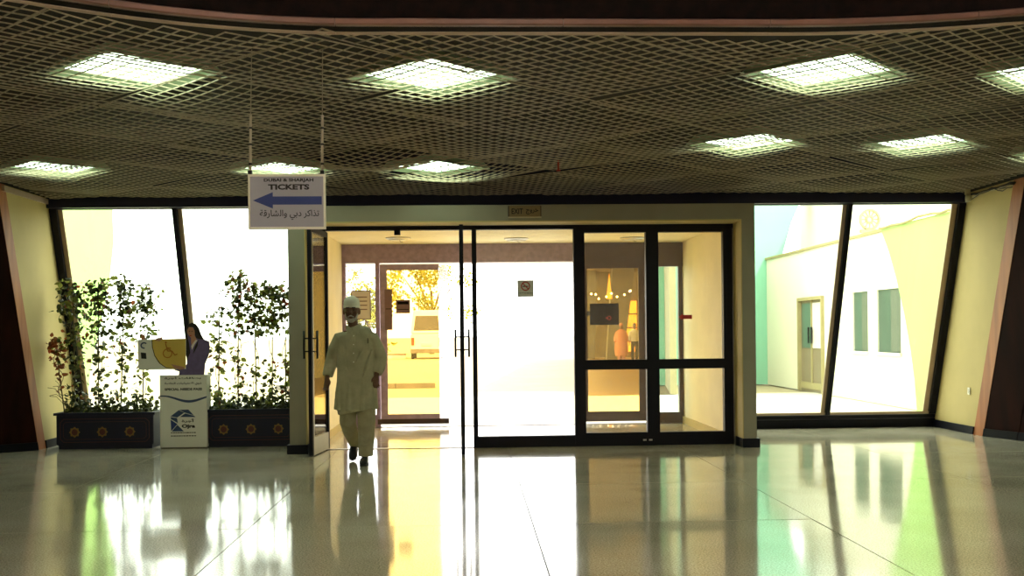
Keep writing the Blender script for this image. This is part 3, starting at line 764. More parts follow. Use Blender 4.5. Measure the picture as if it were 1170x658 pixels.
# ------------------------------------------------------------------ cardboard standee
SYF = 13.36
def SXc(u): return -4.045 + (u - 155) * .01068
def SZc(v): return 1.32 - (v - 387) * .01064
st = thing('cardboard_standee', 'cardboard display with printed woman holding a card, between the planters', 'display stand', (SXc(207), SYF, 0))
sx0 = SXc(207)
bx('box_front', 'card', SXc(181.5) - sx0, SXc(234) - sx0, 0, .22, .012, SZc(428), st, .004)
bx('foot', 'cardedge', SXc(182.5) - sx0, SXc(233) - sx0, .01, .21, 0, .012, st)
def Z8(zx, zy, y): return (SXc(150 + zx / 9.4) - sx0, y, SZc(360 + zy / 9.4))
def flat(name, pts, m, y, t_, parent=st):
    bm = bmesh.new(); prism(bm, [Z8(a, b, y) for a, b in pts], (0, t_, 0)); return mk(name, bm, m, parent)
fig = flat('woman_cutout', [(488, 640), (492, 600), (440, 585), (470, 555), (540, 560), (575, 520), (570, 420), (572, 300), (560, 240), (566, 160), (590, 100), (630, 78), (672, 92), (705, 140), (725, 200), (755, 258), (812, 285), (818, 340), (805, 430), (765, 520), (755, 640)], 'suit', .05, .012)
flat('hair', [(566, 300), (560, 240), (566, 160), (590, 100), (630, 78), (672, 92), (705, 140), (725, 200), (757, 262), (700, 255), (672, 240), (660, 200), (650, 130), (600, 125), (580, 160), (585, 230), (600, 300), (612, 400), (575, 480), (566, 420)], 'hair', .046, .004, fig)
flat('face', [(583, 160), (600, 128), (640, 128), (660, 165), (662, 205), (645, 238), (620, 240), (597, 215), (585, 190)], 'pskin', .0445, .004, fig)
flat('neck', [(622, 236), (660, 215), (680, 262), (655, 310), (635, 345), (622, 300)], 'pskin', .0455, .004, fig)
flat('blouse', [(690, 268), (660, 310), (630, 370), (622, 330), (640, 300), (672, 262)], 'paper', .0448, .004, fig)
flat('lapel', [(700, 262), (690, 330), (640, 420), (660, 340)], 'hair', .0448, .004, fig)
flat('mouth', [(603, 218), (625, 212), (630, 218), (612, 226)], 'red', .0435, .002, fig)
for a in (598, 626): flat('eye', [(a, 170), (a + 16, 166), (a + 17, 172), (a + 2, 176)], 'hair', .0435, .002, fig)
cardp = flat('held_card', [(60, 255), (570, 248), (565, 575), (68, 578)], 'card', .036, .006)
flat('yellow_field', [(212, 253), (568, 249), (563, 560), (450, 574), (360, 560), (290, 510), (240, 430), (216, 340)], 'yellow', .0345, .002, cardp)
bm = bmesh.new(); pa = [Z8(*p, .0335) for p in ((212, 255), (216, 340), (240, 430), (290, 510), (360, 560), (450, 574))]; tube(bm, pa, .0045, 5); mk('curved_stripe', bm, 'cardedge', cardp)
bm = bmesh.new()
c0 = Z8(375, 405, .032); disc(bm, (c0[0], c0[2]), .058, c0[1], c0[1] + .002, 24, .046)
mk('wheelchair_wheel', bm, 'orange', cardp)
bm = bmesh.new()
for a, b in (((355, 300), (375, 380)), ((375, 380), (425, 382)), ((425, 382), (450, 425)), ((450, 425), (478, 412)), ((362, 345), (410, 350))): tube(bm, [Z8(*a, .033), Z8(*b, .033)], .006, 6)
p = Z8(358, 288, .033); ball(bm, p, (.012, .003, .012), 10, 6); mk('wheelchair_figure', bm, 'orange', cardp)
flat('card_badge', [(92, 392), (148, 398), (152, 462), (98, 458)], 'ink', .0345, .002, cardp)
bm = bmesh.new(); pa = [(SXc(150 + 128 / 9.4) - sx0 + .036 * math.cos(t), .0342, SZc(360 + 318 / 9.4) + .034 * math.sin(t)) for t in [math.radians(40 + 24 * k) for k in range(11)]]
tube(bm, pa, .008, 5); mk('card_logo', bm, 'logo', cardp)
flat('hand', [(410, 520), (470, 535), (540, 550), (560, 572), (500, 582), (440, 560)], 'pskin', .033, .003)
flat('hand', [(240, 262), (262, 240), (300, 236), (318, 226), (324, 250), (290, 275)], 'pskin', .033, .003)
def Z4(zx, zy): return SXc(155 + zx / 6.93) - sx0, SZc(420 + zy / 6.93)
for txt, zx0, zx1, zy, hh, b_ in ((arabic('بطاقات أجرة'), 222, 505, 78, .036, .025), (arabic('ذوي الاحتياجات الخاصة'), 222, 508, 122, .038, .025), ('SPECIAL NEEDS PASS', 222, 512, 166, .030, .045)):
    a, z = Z4((zx0 + zx1) / 2, zy); lettering('lettering', txt, 'ink', a, 0, z, (zx1 - zx0) / 6.93 * .01068, hh, st, b_)
wv = []; lo_ = []
for k in range(21):
    zx = 186 + (548 - 186) * k / 20; t = k / 20; zy = 240 + 22 * math.sin(t * 5.6 - 1.9); th = 6 + 20 * math.sin(math.pi * (.15 + .75 * t)) * (.3 + t * .7)
    a, z = Z4(zx, zy - th * .5); b, z2 = Z4(zx, zy + th * .5); wv.append((a, -.0015, z)); lo_.append((b, -.0015, z2))
bm = bmesh.new()
for k in range(20): prism(bm, [wv[k], wv[k + 1], lo_[k + 1], lo_[k]], (0, .0016, 0))
mk('blue_wave', bm, 'logo', st)
def poly4(name, pts, m, y=-.0015):
    bm = bmesh.new(); q = [Z4(*p) for p in pts]; prism(bm, [(a, y, z) for a, z in q], (0, .0016, 0)); return mk(name, bm, m, st)
poly4('logo_piece', [(266, 378), (330, 330), (372, 350), (318, 388)], 'logo'); poly4('logo_piece', [(334, 328), (404, 326), (446, 372), (376, 350)], 'logo')
poly4('logo_piece', [(380, 356), (448, 376), (458, 386), (340, 384)], 'logo'); poly4('logo_piece', [(266, 384), (316, 392), (322, 432), (270, 400)], 'logo')
poly4('logo_piece', [(266, 404), (318, 440), (270, 494)], 'blue'); poly4('logo_piece', [(274, 497), (318, 446), (368, 497)], 'logo')
for txt, zx0, zx1, zy, hh, b_ in ((arabic('أجرة'), 352, 456, 415, .05, .03), ('Ojra', 352, 456, 460, .056, .05)):
    a, z = Z4((zx0 + zx1) / 2, zy); lettering('lettering', txt, 'ink', a, -.0016, z, (zx1 - zx0) / 6.93 * .01068, hh, st, b_)
bm = bmesh.new(); rnd = random.Random(3)
for zy, x1 in ((508, 460), (533, 462)):
    zx = 268
    while zx < x1 - 8:
        wd_ = rnd.uniform(8, 20); a, z = Z4(zx, zy); b, _ = Z4(min(zx + wd_, x1), zy); box(bm, a, b, -.001, 0, z - .006, z + .006); zx += wd_ + 5
mk('small_print', bm, 'cardedge', st)['kind'] = 'stuff'

# ------------------------------------------------------------------ people
def remesh(o, vox, it=6):
    m_ = o.modifiers.new('remesh', 'REMESH'); m_.mode = 'VOXEL'; m_.voxel_size = vox; m_.use_smooth_shade = True
    s_ = o.modifiers.new('smooth', 'SMOOTH'); s_.factor = .5; s_.iterations = it

def hand(bm, wrist, d, side, toward=-1, curl=.5, sc=1.0):
    """palm and five fingers hanging from the wrist along d; side is the thumb's direction"""
    w0 = Vector(wrist); d = Vector(d).normalized(); s = Vector(side).normalized(); n_ = d.cross(s).normalized() * toward
    tube(bm, [w0 - d * .03, w0 + d * .02, w0 + d * .06, w0 + d * .095], [(.024 * sc, .02), (.030, .017), (.040, .015), (.038, .013)], 10, ref=n_)
    for k, (off, L) in enumerate(((.030, .072), (.010, .082), (-.010, .078), (-.029, .062))):
        b0 = w0 + d * .085 + s * off; c = curl * (1 + .12 * k)
        p1 = b0 + (d * math.cos(c * .5) + n_ * math.sin(c * .5)) * L * .45
        p2 = p1 + (d * math.cos(c * 1.2) + n_ * math.sin(c * 1.2)) * L * .32
        p3 = p2 + (d * math.cos(c * 1.9) + n_ * math.sin(c * 1.9)) * L * .26
        tube(bm, [b0 - d * .02, b0, p1, p2, p3], [.0095, .0095, .0088, .008, .0065], 8, ref=s)
    b0 = w0 + d * .03 + s * .026
    p1 = b0 + (d * .6 + s * .7 + n_ * .25).normalized() * .04; p2 = p1 + (d * .9 + s * .25 + n_ * .35).normalized() * .032
    tube(bm, [b0 - s * .012, b0, p1, p2], [.012, .0125, .0105, .0075], 8, ref=n_)

def walking_man():
    P = thing('person', 'man in pale kurta and white cap walking in through the open doors', 'person', (-1.165, 11.49, 0))
    bm = bmesh.new()
    hc = Vector((-.074, -.035, 1.605))
    ball(bm, hc, (.076, .094, .112)); ball(bm, hc + Vector((0, -.018, -.06)), (.060, .072, .068)); ball(bm, hc + Vector((0, -.06, -.095)), (.035, .03, .03))
    tube(bm, [hc + Vector((0, -.085, .01)), hc + Vector((0, -.105, -.03)), hc + Vector((0, -.094, -.042))], [.010, .017, .016], 8)
    ball(bm, hc + Vector((0, -.082, .022)), (.052, .016, .012))
    for s in (-1, 1):
        ball(bm, hc + Vector((s * .080, .008, -.012)), (.013, .022, .034)); ball(bm, hc + Vector((s * .042, -.062, -.02)), (.022, .02, .018))
    ball(bm, hc + Vector((0, -.09, -.068)), (.024, .012, .007)); ball(bm, hc + Vector((0, -.088, -.08)), (.020, .012, .007))
    tube(bm, [hc + Vector((0, .015, -.06)), (-.066, .0, 1.46), (-.05, .015, 1.36)], [(.055, .06), (.055, .058), (.075, .07)], 12)
    tube(bm, [(-.05, .015, 1.40), (-.045, .015, 1.3), (-.04, .01, 1.1), (-.035, .01, .9), (-.03, .01, .72)], [(.12, .07), (.16, .1), (.14, .1), (.14, .1), (.14, .1)], 14)
    tube(bm, [(-.2, .01, 1.355), (-.285, .035, 1.10), (-.335, -.025, .905)], [.048, .036, .025], 10)
    tube(bm, [(.13, .01, 1.355), (.205, .035, 1.11), (.178, -.035, .925)], [.048, .036, .025], 10)
    tube(bm, [(-.11, .02, .72), (-.135, .06, .43), (-.10, .44, .16)], [.075, .055, .035], 10); tube(bm, [(-.10, .44, .17), (-.112, .42, .08), (-.118, .33, .035)], [.035, .035, .025], 10)
    tube(bm, [(.05, .0, .72), (.068, -.045, .42), (.045, -.03, .08)], [.075, .055, .038], 10); tube(bm, [(.045, -.02, .06), (.042, -.17, .035)], [.036, .028], 10)
    hand(bm, (-.336, -.028, .915), (-.02, -.12, -1), (.75, -.6, 0), 1, .55)
    hand(bm, (.177, -.038, .935), (-.1, -.12, -1), (-.75, -.6, 0), -1, .65)
    body = mk('body', bm, 'skin', P, True); remesh(body, .0055, 2)
    # kurta
    bm = bmesh.new()
    tube(bm, [(-.062, .005, 1.445), (-.055, .008, 1.42), (-.045, .01, 1.395), (-.04, .01, 1.35), (-.037, .008, 1.27), (-.042, .0, 1.10), (-.045, -.005, .93), (-.04, -.008, .80), (-.03, -.008, .66), (-.022, -.008, .565), (-.02, -.008, .555)],
         [(.066, .062), (.085, .072), (.15, .092), (.195, .112), (.205, .125), (.192, .125), (.192, .128), (.202, .132), (.212, .135), (.216, .132), (.212, .128)], 28)
    tube(bm, [(-.14, .01, 1.335), (-.198, .012, 1.315), (-.258, .03, 1.20), (-.292, .038, 1.09), (-.318, .005, .99), (-.332, -.018, .925)], [.058, .078, .074, .068, .062, .056], 14)
    tube(bm, [(.06, .01, 1.335), (.122, .012, 1.315), (.18, .03, 1.20), (.208, .038, 1.10), (.195, .0, 1.00), (.18, -.03, .945)], [.058, .078, .077, .075, .070, .058], 14)
    for k in range(9):   # folds
        an = k * .7 + .2; x = -.035 + .2 * math.cos(an); y = .12 * math.sin(an)
        tube(bm, [(x * .93, y * .98, .98), (x * 1.0 - .003, y * 1.02 - .008, .76), (x * 1.03 - .008, y * 1.04 - .008, .57)], [.008, .024, .03], 6)
    for (a, b, r_) in (((.11, -.095, 1.33), (-.02, -.128, 1.08), .018), ((.14, -.07, 1.2), (.05, -.13, .92), .02), ((-.18, -.07, 1.3), (-.1, -.125, 1.0), .017), ((-.2, -.06, 1.12), (-.05, -.13, .88), .018)):
        m_ = (Vector(a) + Vector(b)) / 2 + Vector((0, -.012, -.01)); tube(bm, [a, m_, b], [.005, r_, .005], 6)
    ku = mk('kurta', bm, 'kurta', P, True); remesh(ku, .007, 3)
    for s in (-1, 1):
        bm = bmesh.new(); prism(bm, [(-.064, -.078, 1.415), (-.064 + s * .066, -.045, 1.452), (-.06 + s * .078, -.05, 1.425), (-.06 + s * .052, -.098, 1.362)], (0, -.008, .002)); mk('collar', bm, 'kurta', ku)
    bm = bmesh.new()
    prof = [(1.38, -.1), (1.3, -.122), (1.2, -.128), (1.1, -.128), (1.03, -.13)]
    for (z, y), (z2, y2) in zip(prof, prof[1:]): hexa(bm, [(-.062, y2 - .008, z2), (-.034, y2 - .008, z2), (-.034, y2 + .02, z2), (-.062, y2 + .02, z2)], [(-.062, y - .008, z), (-.034, y - .008, z), (-.034, y + .02, z), (-.062, y + .02, z)])
    pk = mk('placket', bm, 'kurta', ku)
    for z, y in ((1.34, -.122), (1.25, -.136), (1.16, -.138), (1.07, -.14)):
        bm = bmesh.new(); ball(bm, (-.048, y, z), (.007, .004, .007), 8, 6); mk('button', bm, 'cap', ku)
    bm = bmesh.new(); prism(bm, [(.02, -.136, 1.30), (.115, -.112, 1.30), (.115, -.114, 1.19), (.068, -.13, 1.175), (.02, -.140, 1.19)], (0, .012, 0)); pc = mk('pocket', bm, 'kurta', ku)
    bm = bmesh.new(); tube(bm, [(.098, -.122, 1.26), (.098, -.122, 1.315)], .004, 6); mk('pen', bm, 'ink', ku)
    # trousers
    bm = bmesh.new()
    tube(bm, [(-.03, 0, .74), (-.03, 0, .60)], [(.17, .11), (.175, .115)], 20)
    tube(bm, [(-.11, .01, .68), (-.125, .03, .55), (-.135, .04, .44), (-.125, .14, .34), (-.105, .32, .235), (-.10, .41, .165)], [.085, .092, .088, .08, .075, .062], 14)
    tube(bm, [(.055, .0, .68), (.065, -.02, .55), (.068, -.035, .42), (.062, -.03, .25), (.055, -.03, .10), (.055, -.03, .085)], [.092, .10, .092, .084, .078, .076], 14)
    for k in range(5):
        z = .22 + k * .05; tube(bm, [(-.02 + .04 * (k % 2), -.10, z), (.06, -.125, z - .02), (.13, -.10, z + .01)], [.004, .009, .004], 6)
    tr_ = mk('trousers', bm, 'trouser', P, True); remesh(tr_, .008, 5)
    # cap
    bm = bmesh.new(); cc = hc + Vector((0, .008, .028))
    tube(bm, [cc + Vector((0, 0, z)) for z in (.0, .03, .06, .085, .105, .122, .126)], [(.083, .100), (.085, .102), (.083, .100), (.076, .092), (.058, .07), (.025, .03), (.005, .006)], 24)
    cp = mk('cap', bm, 'cap', P, True)
    bm = bmesh.new(); tube(bm, [cc + Vector((0, 0, -.002)), cc + Vector((0, 0, .022))], [(.0855, .1025), (.087, .104)], 24); mk('cap_band', bm, 'cap', cp, True)
    # beard, eyes
    bm = bmesh.new(); ball(bm, hc + Vector((0, -.060, -.100)), (.042, .040, .030))
    for s in (-1, 1): tube(bm, [hc + Vector((s * .062, -.03, -.03)), hc + Vector((s * .058, -.045, -.065)), hc + Vector((s * .038, -.065, -.1))], [.008, .011, .016], 8)
    tube(bm, [hc + Vector((-.035, -.088, -.072)), hc + Vector((0, -.102, -.056)), hc + Vector((.035, -.088, -.072))], [.007, .009, .007], 8)
    bd = mk('beard', bm, 'beard', P, True); remesh(bd, .005, 2)
    for s in (-1, 1):
        bm = bmesh.new(); ball(bm, hc + Vector((s * .03, -.083, .004)), (.011, .006, .006), 10, 8); mk('eye', bm, 'eye', P, True)
        bm = bmesh.new(); tube(bm, [hc + Vector((s * .014, -.094, .026)), hc + Vector((s * .048, -.082, .026))], .006, 6); mk('eyebrow', bm, 'hair', P, True)
    # shoes
    def shoe(loc, pitch):
        bm = bmesh.new()
        tube(bm, [(0, .07, .045), (0, .05, .05), (0, -.02, .05), (0, -.10, .038), (0, -.165, .028), (0, -.19, .024)], [(.02, .02), (.036, .045), (.040, .045), (.046, .034), (.040, .024), (.02, .014)], 16, ref=Vector((0, 0, 1)))
        o = mk('shoe', bm, 'shoe', P, True); o.location = loc; o.rotation_euler = (pitch, 0, 0)
        bm = bmesh.new(); pr = [(-.03, .085), (.03, .085), (.04, .02), (.046, -.09), (.036, -.17), (.0, -.195), (-.036, -.17), (-.046, -.09), (-.04, .02)]
        prism(bm, [(x, y, 0) for x, y in pr], (0, 0, .012)); mk('sole', bm, 'ink', o)
    shoe((.045, -.03, .0), 0.0)
    shoe((-.112, .40, .092), math.radians(26))
walking_man()

def far_person(label, loc, cloth, robe, hairm, rz):
    P = thing('person', label, 'person', loc, rz=rz)
    bm = bmesh.new(); hc = Vector((0, -.01, 1.60))
    ball(bm, hc, (.075, .092, .112)); tube(bm, [hc + Vector((0, -.08, 0)), hc + Vector((0, -.102, -.03))], [.01, .016], 6)
    tube(bm, [hc - Vector((0, 0, .06)), (0, 0, 1.42), (0, 0, 1.3), (0, 0, 1.0), (0, 0, .85)], [(.055, .055), (.06, .06), (.14, .09), (.13, .09), (.15, .1)], 12)
    for s in (-1, 1):
        tube(bm, [(s * .17, 0, 1.36), (s * .23, .03, 1.1), (s * .24, -.05, .88)], [.045, .036, .026], 8)
        hand(bm, (s * .24, -.05, .87), (0, -.1, -1), (-s * .3, -1, 0), 1 if s < 0 else -1, .5)
        tube(bm, [(s * .09, 0, .85), (s * .095, -.03, .46), (s * .09, .03, .06)], [.08, .055, .04], 8); tube(bm, [(s * .09, .04, .04), (s * .09, -.14, .03)], [.035, .03], 8)
    remesh(mk('body', bm, 'skin', P, True), .009, 2)
    bm = bmesh.new(); ball(bm, hc + Vector((0, .012, .022)), (.084, .1, .106)); mk('hair', bm, hairm, P, True)
    bm = bmesh.new()
    if robe:
        tube(bm, [(0, 0, 1.45), (0, 0, 1.4), (0, 0, 1.3), (0, 0, 1.0), (0, 0, .6), (0, 0, .28)], [(.07, .07), (.16, .1), (.24, .14), (.27, .17), (.30, .2), (.28, .2)], 20)
        for s in (-1, 1): tube(bm, [(s * .16, 0, 1.34), (s * .24, .03, 1.1), (s * .25, -.05, .9)], [.08, .085, .08], 10)
        remesh(mk('robe', bm, cloth, P, True), .012, 4)
        bm = bmesh.new()
        for s in (-1, 1): tube(bm, [(s * .09, 0, .4), (s * .09, .02, .08)], [.09, .075], 10)
        mk('trousers', bm, cloth, P, True)
    else:
        tube(bm, [(0, 0, 1.45), (0, 0, 1.4), (0, 0, 1.32), (0, 0, 1.1), (0, 0, .9)], [(.065, .065), (.15, .09), (.19, .115), (.17, .115), (.175, .12)], 20)
        for s in (-1, 1): tube(bm, [(s * .15, 0, 1.35), (s * .2, .012, 1.28), (s * .23, .03, 1.1), (s * .24, -.04, .92)], [.065, .07, .06, .05], 10)
        remesh(mk('shirt', bm, cloth, P, True), .01, 4)
        bm = bmesh.new(); tube(bm, [(0, 0, .95), (0, 0, .82)], [(.16, .11), (.165, .115)], 16)
        for s in (-1, 1): tube(bm, [(s * .085, 0, .9), (s * .095, -.02, .48), (s * .09, .03, .09)], [.095, .075, .065], 10)
        remesh(mk('trousers', bm, 'darktr', P, True), .01, 4)
    for s in (-1, 1):
        bm = bmesh.new(); tube(bm, [(s * .09, .08, .045), (s * .09, 0, .05), (s * .09, -.17, .03)], [(.03, .03), (.045, .045), (.035, .025)], 10); mk('shoe', bm, 'shoe', P, True)

# ------------------------------------------------------------------ outside: ground, courtyard, street
gr = tag(bx('ground_paving', 'ground', -60, 60, 16.15, 23.4, -.2, -.012), 'bright paving outside the entrance', 'ground', kind='structure')
tag(bx('ground_near', 'ground', -60, PX0 - .0, 14.95, 16.15, -.2, -.012), 'bright paving outside the left window', 'ground', kind='structure')
tag(bx('ground_courtyard', 'ground', PX1, 60, 14.95, 16.15, -.2, -.012), 'bright paving at the foot of the right window', 'ground', kind='structure')
tag(bx('ground_road', 'road', -150, 150, 23.4, 320, -.2, -.03), 'dusty road beyond the entrance', 'road', kind='structure')
kb = thing('kerb', 'grey kerb stones along the road seen through the amber door', 'kerb', kind='structure')
for k in range(4): bx('kerb_stone', 'kerb', -4.9 + k, -3.92 + k, 27.6 - .0 * k, 28.1, -.03, .10, kb)
ki = thing('kerb', 'low dark traffic island behind the kerb stones', 'kerb', kind='structure')
bx('island', 'kerb', -8.5, -3.7, 61, 62.5, -.03, .22, ki); bx('island_edge', 'ext', -8.6, -3.6, 60.6, 61, -.03, .14, ki)

# courtyard building: wall along x = 7.35
cb = thing('courtyard_building', 'cream courtyard building with a door and two windows', 'building', (7.35, 22, 0))
def cw(n, m, y0, y1, z0, z1, d0=0., d1=.3, p=cb): return bx(n, m, d0, d1, y0 - 22, y1 - 22, z0, z1, p)
ops = [(22.5, 24.2, 0, 2.05), (20.0, 20.8, .93, 2.05), (18.45, 19.53, .93, 2.05)]
ys = [15.0, 18.45, 19.53, 20.0, 20.8, 22.5, 24.2, 27.3]
for a, b in zip(ys, ys[1:]):
    o_ = [q for q in ops if q[0] == a]
    if o_:
        if o_[0][2] > 0: cw('wall', 'ext', a, b, 0, o_[0][2])
        cw('wall', 'ext', a, b, o_[0][3], 3.08)
    else: cw('wall', 'ext', a, b, 0, 3.08)
cw('coping', 'exttrim', 15.0, 27.3, 3.08, 3.13, -.04, .34)
cw('roof', 'ext', 15.0, 27.3, 2.9, 3.08, .3, 6)
for (a, b, z0, z1) in ops[1:]:
    wn = cw('window', 'greypane', a, b, z0, z1, .03, .06); bx('blind', 'greypane2', .018, .03, a - 22 + (b - a) * .02, a - 22 + (b - a) * .45, z0 + .02, z1 - .02, wn)
    cw('window_sill', 'ext', a - .05, b + .05, z0 - .05, z0, -.05, .14)
dr_ = cw('door', 'taupe', 22.5, 24.2, 0, 2.05, .10, .14); dr_.location.x = -.085
bx('door_frame', 'exttrim', .02, .1, .5, .56, 0, 2.05, dr_); bx('door_frame', 'exttrim', .02, .1, 2.14, 2.2, 0, 2.05, dr_); bx('door_frame', 'exttrim', .02, .1, .56, 2.14, 1.98, 2.05, dr_)
for a in (.62, 1.38): bx('door_glass', 'greypane' if a > 1 else 'paper', .085, .1, a, a + .68, .95, 1.92, dr_)
bx('kick_rail', 'exttrim', .08, .1, .56, 2.14, .06, .2, dr_); bx('meeting_stile', 'exttrim', .07, .1, 1.32, 1.38, .2, 1.98, dr_)
for a in (1.24, 1.44): bx('pull_handle', 'steel', .03, .06, a, a + .05, 1.05, 1.4, dr_)
# leaning lime pier on the wall, with a ragged cable on top
bm = bmesh.new(); crv = [(17.62, 0.0), (17.70, .5), (17.85, 1.0), (18.1, 1.6), (18.42, 2.2), (18.75, 2.7), (19.1, 3.1)]
prism(bm, [(7.27, 15.0, 0)] + [(7.27, y, z) for y, z in crv] + [(7.27, 15.0, 3.1)], (.075, 0, 0))
lm = tag(mk('lime_buttress', bm, 'lime'), 'pale lime curved buttress on the courtyard wall', 'wall', kind='structure')
bm = bmesh.new(); rnd = random.Random(4); tube(bm, [(7.24, 19.1 - k * .28, 3.13 + rnd.uniform(-.02, .035)) for k in range(14)], .022, 6); mk('ragged_cable', bm, 'exttrim', lm)
# back wall of the courtyard with the curved mint fin
mw = tag(bx('wall_courtyard', 'mintw', 4.40, 7.35, 27.0, 27.4, 0, 5.0), 'mint green end wall of the courtyard', 'wall', kind='structure')
bm = bmesh.new(); crv = [(7.36, 0), (7.40, .5), (7.48, 1.0), (7.56, 1.7), (7.66, 2.5), (7.78, 3.3), (7.98, 4.0), (8.25, 4.6), (8.6, 5.2)]
prism(bm, [(6.6, 26.9, 0)] + [(x, 26.9, z) for x, z in crv] + [(6.6, 26.9, 5.2)], (0, .6, 0)); mk('curved_fin', bm, 'mintw', mw)
# upper block with a round fretwork window
ub = thing('roof_block', 'upper cream block with a round fretwork window', 'building', (8.54, 24, 3.08))
bx('block', 'ext', 0, 6, 0, 4, .0, 1.9, ub)
ro = thing('rosette', '', ''); COL.objects.unlink(ro); bpy.data.objects.remove(ro)
bm = bmesh.new(); disc(bm, (.34, .70), .235, -.05, 0, 28, .19); rr = mk('round_window', bm, 'exttrim', ub)
for k in range(12):
    an = 2 * math.pi * k / 12; bm = bmesh.new(); tube(bm, [(.34 + .07 * math.cos(an), -.02, .70 + .07 * math.sin(an)), (.34 + .2 * math.cos(an), -.02, .70 + .2 * math.sin(an))], .012, 5); mk('spoke', bm, 'exttrim', rr)
bm = bmesh.new(); disc(bm, (.34, .70), .085, -.04, 0, 16, .05); mk('hub', bm, 'exttrim', rr)
bx('base_block', 'exttrim', .12, .66, -.08, 0, .40, .47, ub)
# left lime fin
bm = bmesh.new(); crv = [(19.0, 0), (19.25, .8), (19.8, 1.6), (20.3, 2.4), (20.55, 3.1), (20.5, 3.8), (20.3, 4.4)]
prism(bm, [(-6.9, 15.0, 0)] + [(-6.9, y, z) for y, z in crv] + [(-6.9, 15.0, 4.4)], (.3, 0, 0))
tag(mk('lime_buttress', bm, 'lime'), 'pale lime curved buttress outside the left window', 'wall', kind='structure')

# van
vn = thing('van', 'white van parked on the road, seen through the amber door', 'van', (-2.35, 58.3, -.03))
bm = bmesh.new(); hexa(bm, [(-.85, 0, .35), (.85, 0, .35), (.85, 4.4, .35), (-.85, 4.4, .35)], [(-.85, 0, 1.35), (.85, 0, 1.35), (.85, 4.4, 1.35), (-.85, 4.4, 1.35)])
hexa(bm, [(-.85, .0, 1.352), (.85, .0, 1.352), (.85, 4.3, 1.352), (-.85, 4.3, 1.352)], [(-.70, .25, 2.62), (.70, .25, 2.62), (.70, 3.9, 2.62), (-.70, 3.9, 2.62)])
bmesh.ops.bevel(bm, geom=bm.edges[:], offset=.05, segments=2, affect='EDGES'); mk('body', bm, 'vanw', vn)
bm = bmesh.new(); hexa(bm, [(-.70, .03, 1.52), (.70, .03, 1.52), (.70, .1, 1.52), (-.70, .1, 1.52)], [(-.60, .19, 2.32), (.60, .19, 2.32), (.60, .26, 2.32), (-.60, .26, 2.32)]); mk('rear_window', bm, 'vanglass', vn)
for s in (-1, 1):
    bx('tail_light', 'tail', s * .74 - .08, s * .74 + .08, -.04, .02, .75, 1.15, vn)
    for y in (.8, 3.5):
        bm = bmesh.new(); tube(bm, [(s * .72, y, .33), (s * .86, y, .33)], .33, 18, ref=Vector((0, 0, 1))); mk('wheel', bm, 'tyre', vn)
bx('bumper', 'kerb', -.86, .86, -.1, .05, .32, .55, vn); bx('number_plate', 'paper', -.26, .26, -.03, .01, .72, .86, vn)

def tree(label, x, y, hgt, rad, seed):
    rnd = random.Random(seed); r = thing('tree', label, 'tree', (x, y, -.03), 'trees along the road')
    bm = bmesh.new(); tube(bm, [(0, 0, 0), (.1, 0, hgt * .3), (0, .1, hgt * .6)], [.16, .12, .08], 8)
    for k in range(6):
        an = k * 1.05; tube(bm, [(.05, 0, hgt * .35), (rad * .5 * math.cos(an), rad * .5 * math.sin(an), hgt * .6), (rad * .8 * math.cos(an), rad * .8 * math.sin(an), hgt * .75)], [.06, .045, .02], 6)
    mk('trunk', bm, 'bark', r); v, f = [], []
    for c in range(26):
        cc = Vector((rnd.gauss(0, rad * .42), rnd.gauss(0, rad * .42), hgt * .62 + rnd.gauss(0, hgt * .17)))
        for k in range(70):
            leaf_verts(v, f, cc + Vector((rnd.gauss(0, .3), rnd.gauss(0, .3), rnd.gauss(0, .26))), rnd.uniform(.12, .24), rnd)
    o = mk('foliage', (v, f), 'tleaf', r); o['kind'] = 'stuff'
tree('yellow green tree to the left of the van', -6.2, 66, 5.6, 2.0, 1)
tree('tall yellow green tree behind the van', -2.6, 72.5, 7.0, 2.4, 2)

# covered arcade beyond the right amber door
ac = thing('arcade', 'dim covered arcade beyond the right amber door', 'building', (0, 0, 0))
def poly_slab(n, m, pts, z0, z1):
    bm = bmesh.new(); prism(bm, [(x, y, z0) for x, y in pts], (0, 0, z1 - z0)); return mk(n, bm, m, ac)
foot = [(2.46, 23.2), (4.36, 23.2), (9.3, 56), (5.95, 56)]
poly_slab('roof', 'arcroof', foot, 4.4, 4.6); poly_slab('paving', 'arcfloor_shade', foot, -.029, -.012)  # floor slab added for its dark colour, painting in the arcade's shade
poly_slab('side_wall', 'tan', [(4.24, 23.2), (4.38, 23.2), (9.3, 56), (9.15, 56)], 0, 4.4)
poly_slab('end_wall', 'tan', [(5.9, 56), (9.35, 56), (9.35, 56.3), (5.9, 56.3)], 0, 4.6)
def lean_pier(x0, x1, x2, x3, y):
    bm = bmesh.new(); hexa(bm, [(x0, y, 0), (x1, y, 0), (x1, y + .5, 0), (x0, y + .5, 0)], [(x2, y, 4.4), (x3, y, 4.4), (x3, y + .5, 4.4), (x2, y + .5, 4.4)]); mk('leaning_pier', bm, 'grey', ac)
lean_pier(6.6, 7.4, 6.9, 8.0, 53.0); lean_pier(5.75, 6.2, 5.75, 6.35, 54.6)
bx('lit_shop_window', 'warm', 7.75, 8.5, 55.8, 55.98, .3, 2.9, ac)
for k in range(3): bx('window_bar', 'brownframe', 7.75, 8.5, 55.75, 55.8, .8 + k * .7, .86 + k * .7, ac)
bm = bmesh.new(); tube(bm, [(6.62, 52.0, 2.9), (6.62, 52.0, 3.5), (6.62, 52.0, 4.1)], [.14, .07, .01], 10); 
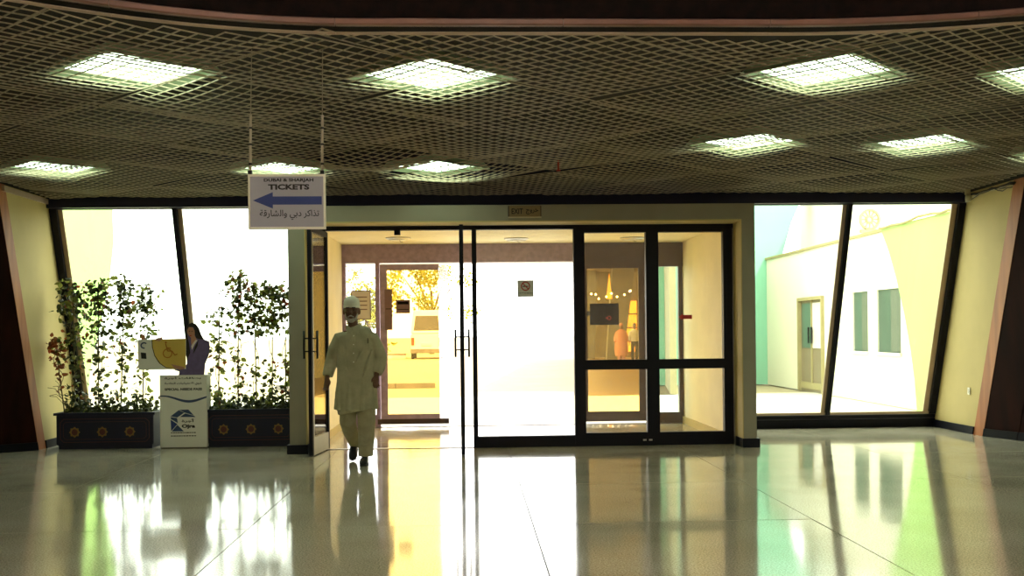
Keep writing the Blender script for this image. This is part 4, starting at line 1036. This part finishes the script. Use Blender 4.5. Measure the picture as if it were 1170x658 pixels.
tag(mk('spire_lamp', bm, 'warm'), 'glowing cone shaped lamp in the arcade', 'lamp')
for k in range(9):
    rnd = random.Random(k + 60); x, y, z = 5.5 + k * .24, 50 + rnd.uniform(-1, 1), 3.0 + rnd.uniform(-.2, .25)
    r = thing('pendant_bulb', 'small pendant bulb under the arcade roof', 'lamp', (x, y, z), 'pendant bulbs in the arcade')
    bm = bmesh.new(); ball(bm, (0, 0, 0), (.04, .04, .04), 8, 6); mk('bulb', bm, 'bulb', r)
    bm = bmesh.new(); tube(bm, [(0, 0, .04), (0, 0, 4.38 - z)], .003, 4); mk('cord', bm, 'cable', r)
far_person('person in a pink robe walking in the arcade', (6.62, 48.0, -.011), 'pink', True, 'pink', 0)
far_person('person in pale shirt and dark trousers walking in the arcade', (7.30, 48.6, -.011), 'shirt', False, 'hair', 0)

# ------------------------------------------------------------------ small fittings on the right wall
so = thing('wall_socket', 'small cream wall socket low on the right side wall', 'socket', (XR - .003, 13.75, .50))
bx('plate', 'socket', -.012, .0, -.035, .035, 0, .09, so, .003)
bm = bmesh.new(); box(bm, -.0135, -.012, -.012, .012, .05, .065); box(bm, -.0135, -.012, -.012, .012, .025, .04); mk('sockets', bm, 'cablew', so)
dv = thing('ceiling_sensor', 'pale sensor box hanging at the corner above the right window', 'sensor', (6.20, 13.40, 2.98))
bx('bracket', 'cablew', -.03, .03, -.02, .03, .03, .10, dv, .006)
bm = bmesh.new(); tube(bm, [(0, -.02, -.06), (0, -.02, .0), (0, -.01, .03)], [.035, .038, .03], 12); mk('head', bm, 'cablew', dv, True)
cbn = thing('cable_bundle', 'loose black and pale cables along the top of the right side wall', 'cable', (XR, 13.0, 3.0))
for k in range(4):
    rnd = random.Random(k); pts = [(-.02 - .012 * k, .75 - q * .115, .035 - .012 * k + rnd.uniform(-.016, .02) - (.03 if k > 2 else 0) * math.sin(q * .8)) for q in range(12)]
    bm = bmesh.new(); tube(bm, pts, .011 if k < 2 else .006, 6); mk('cable', bm, 'cable' if k != 2 else 'cablew', cbn, True)
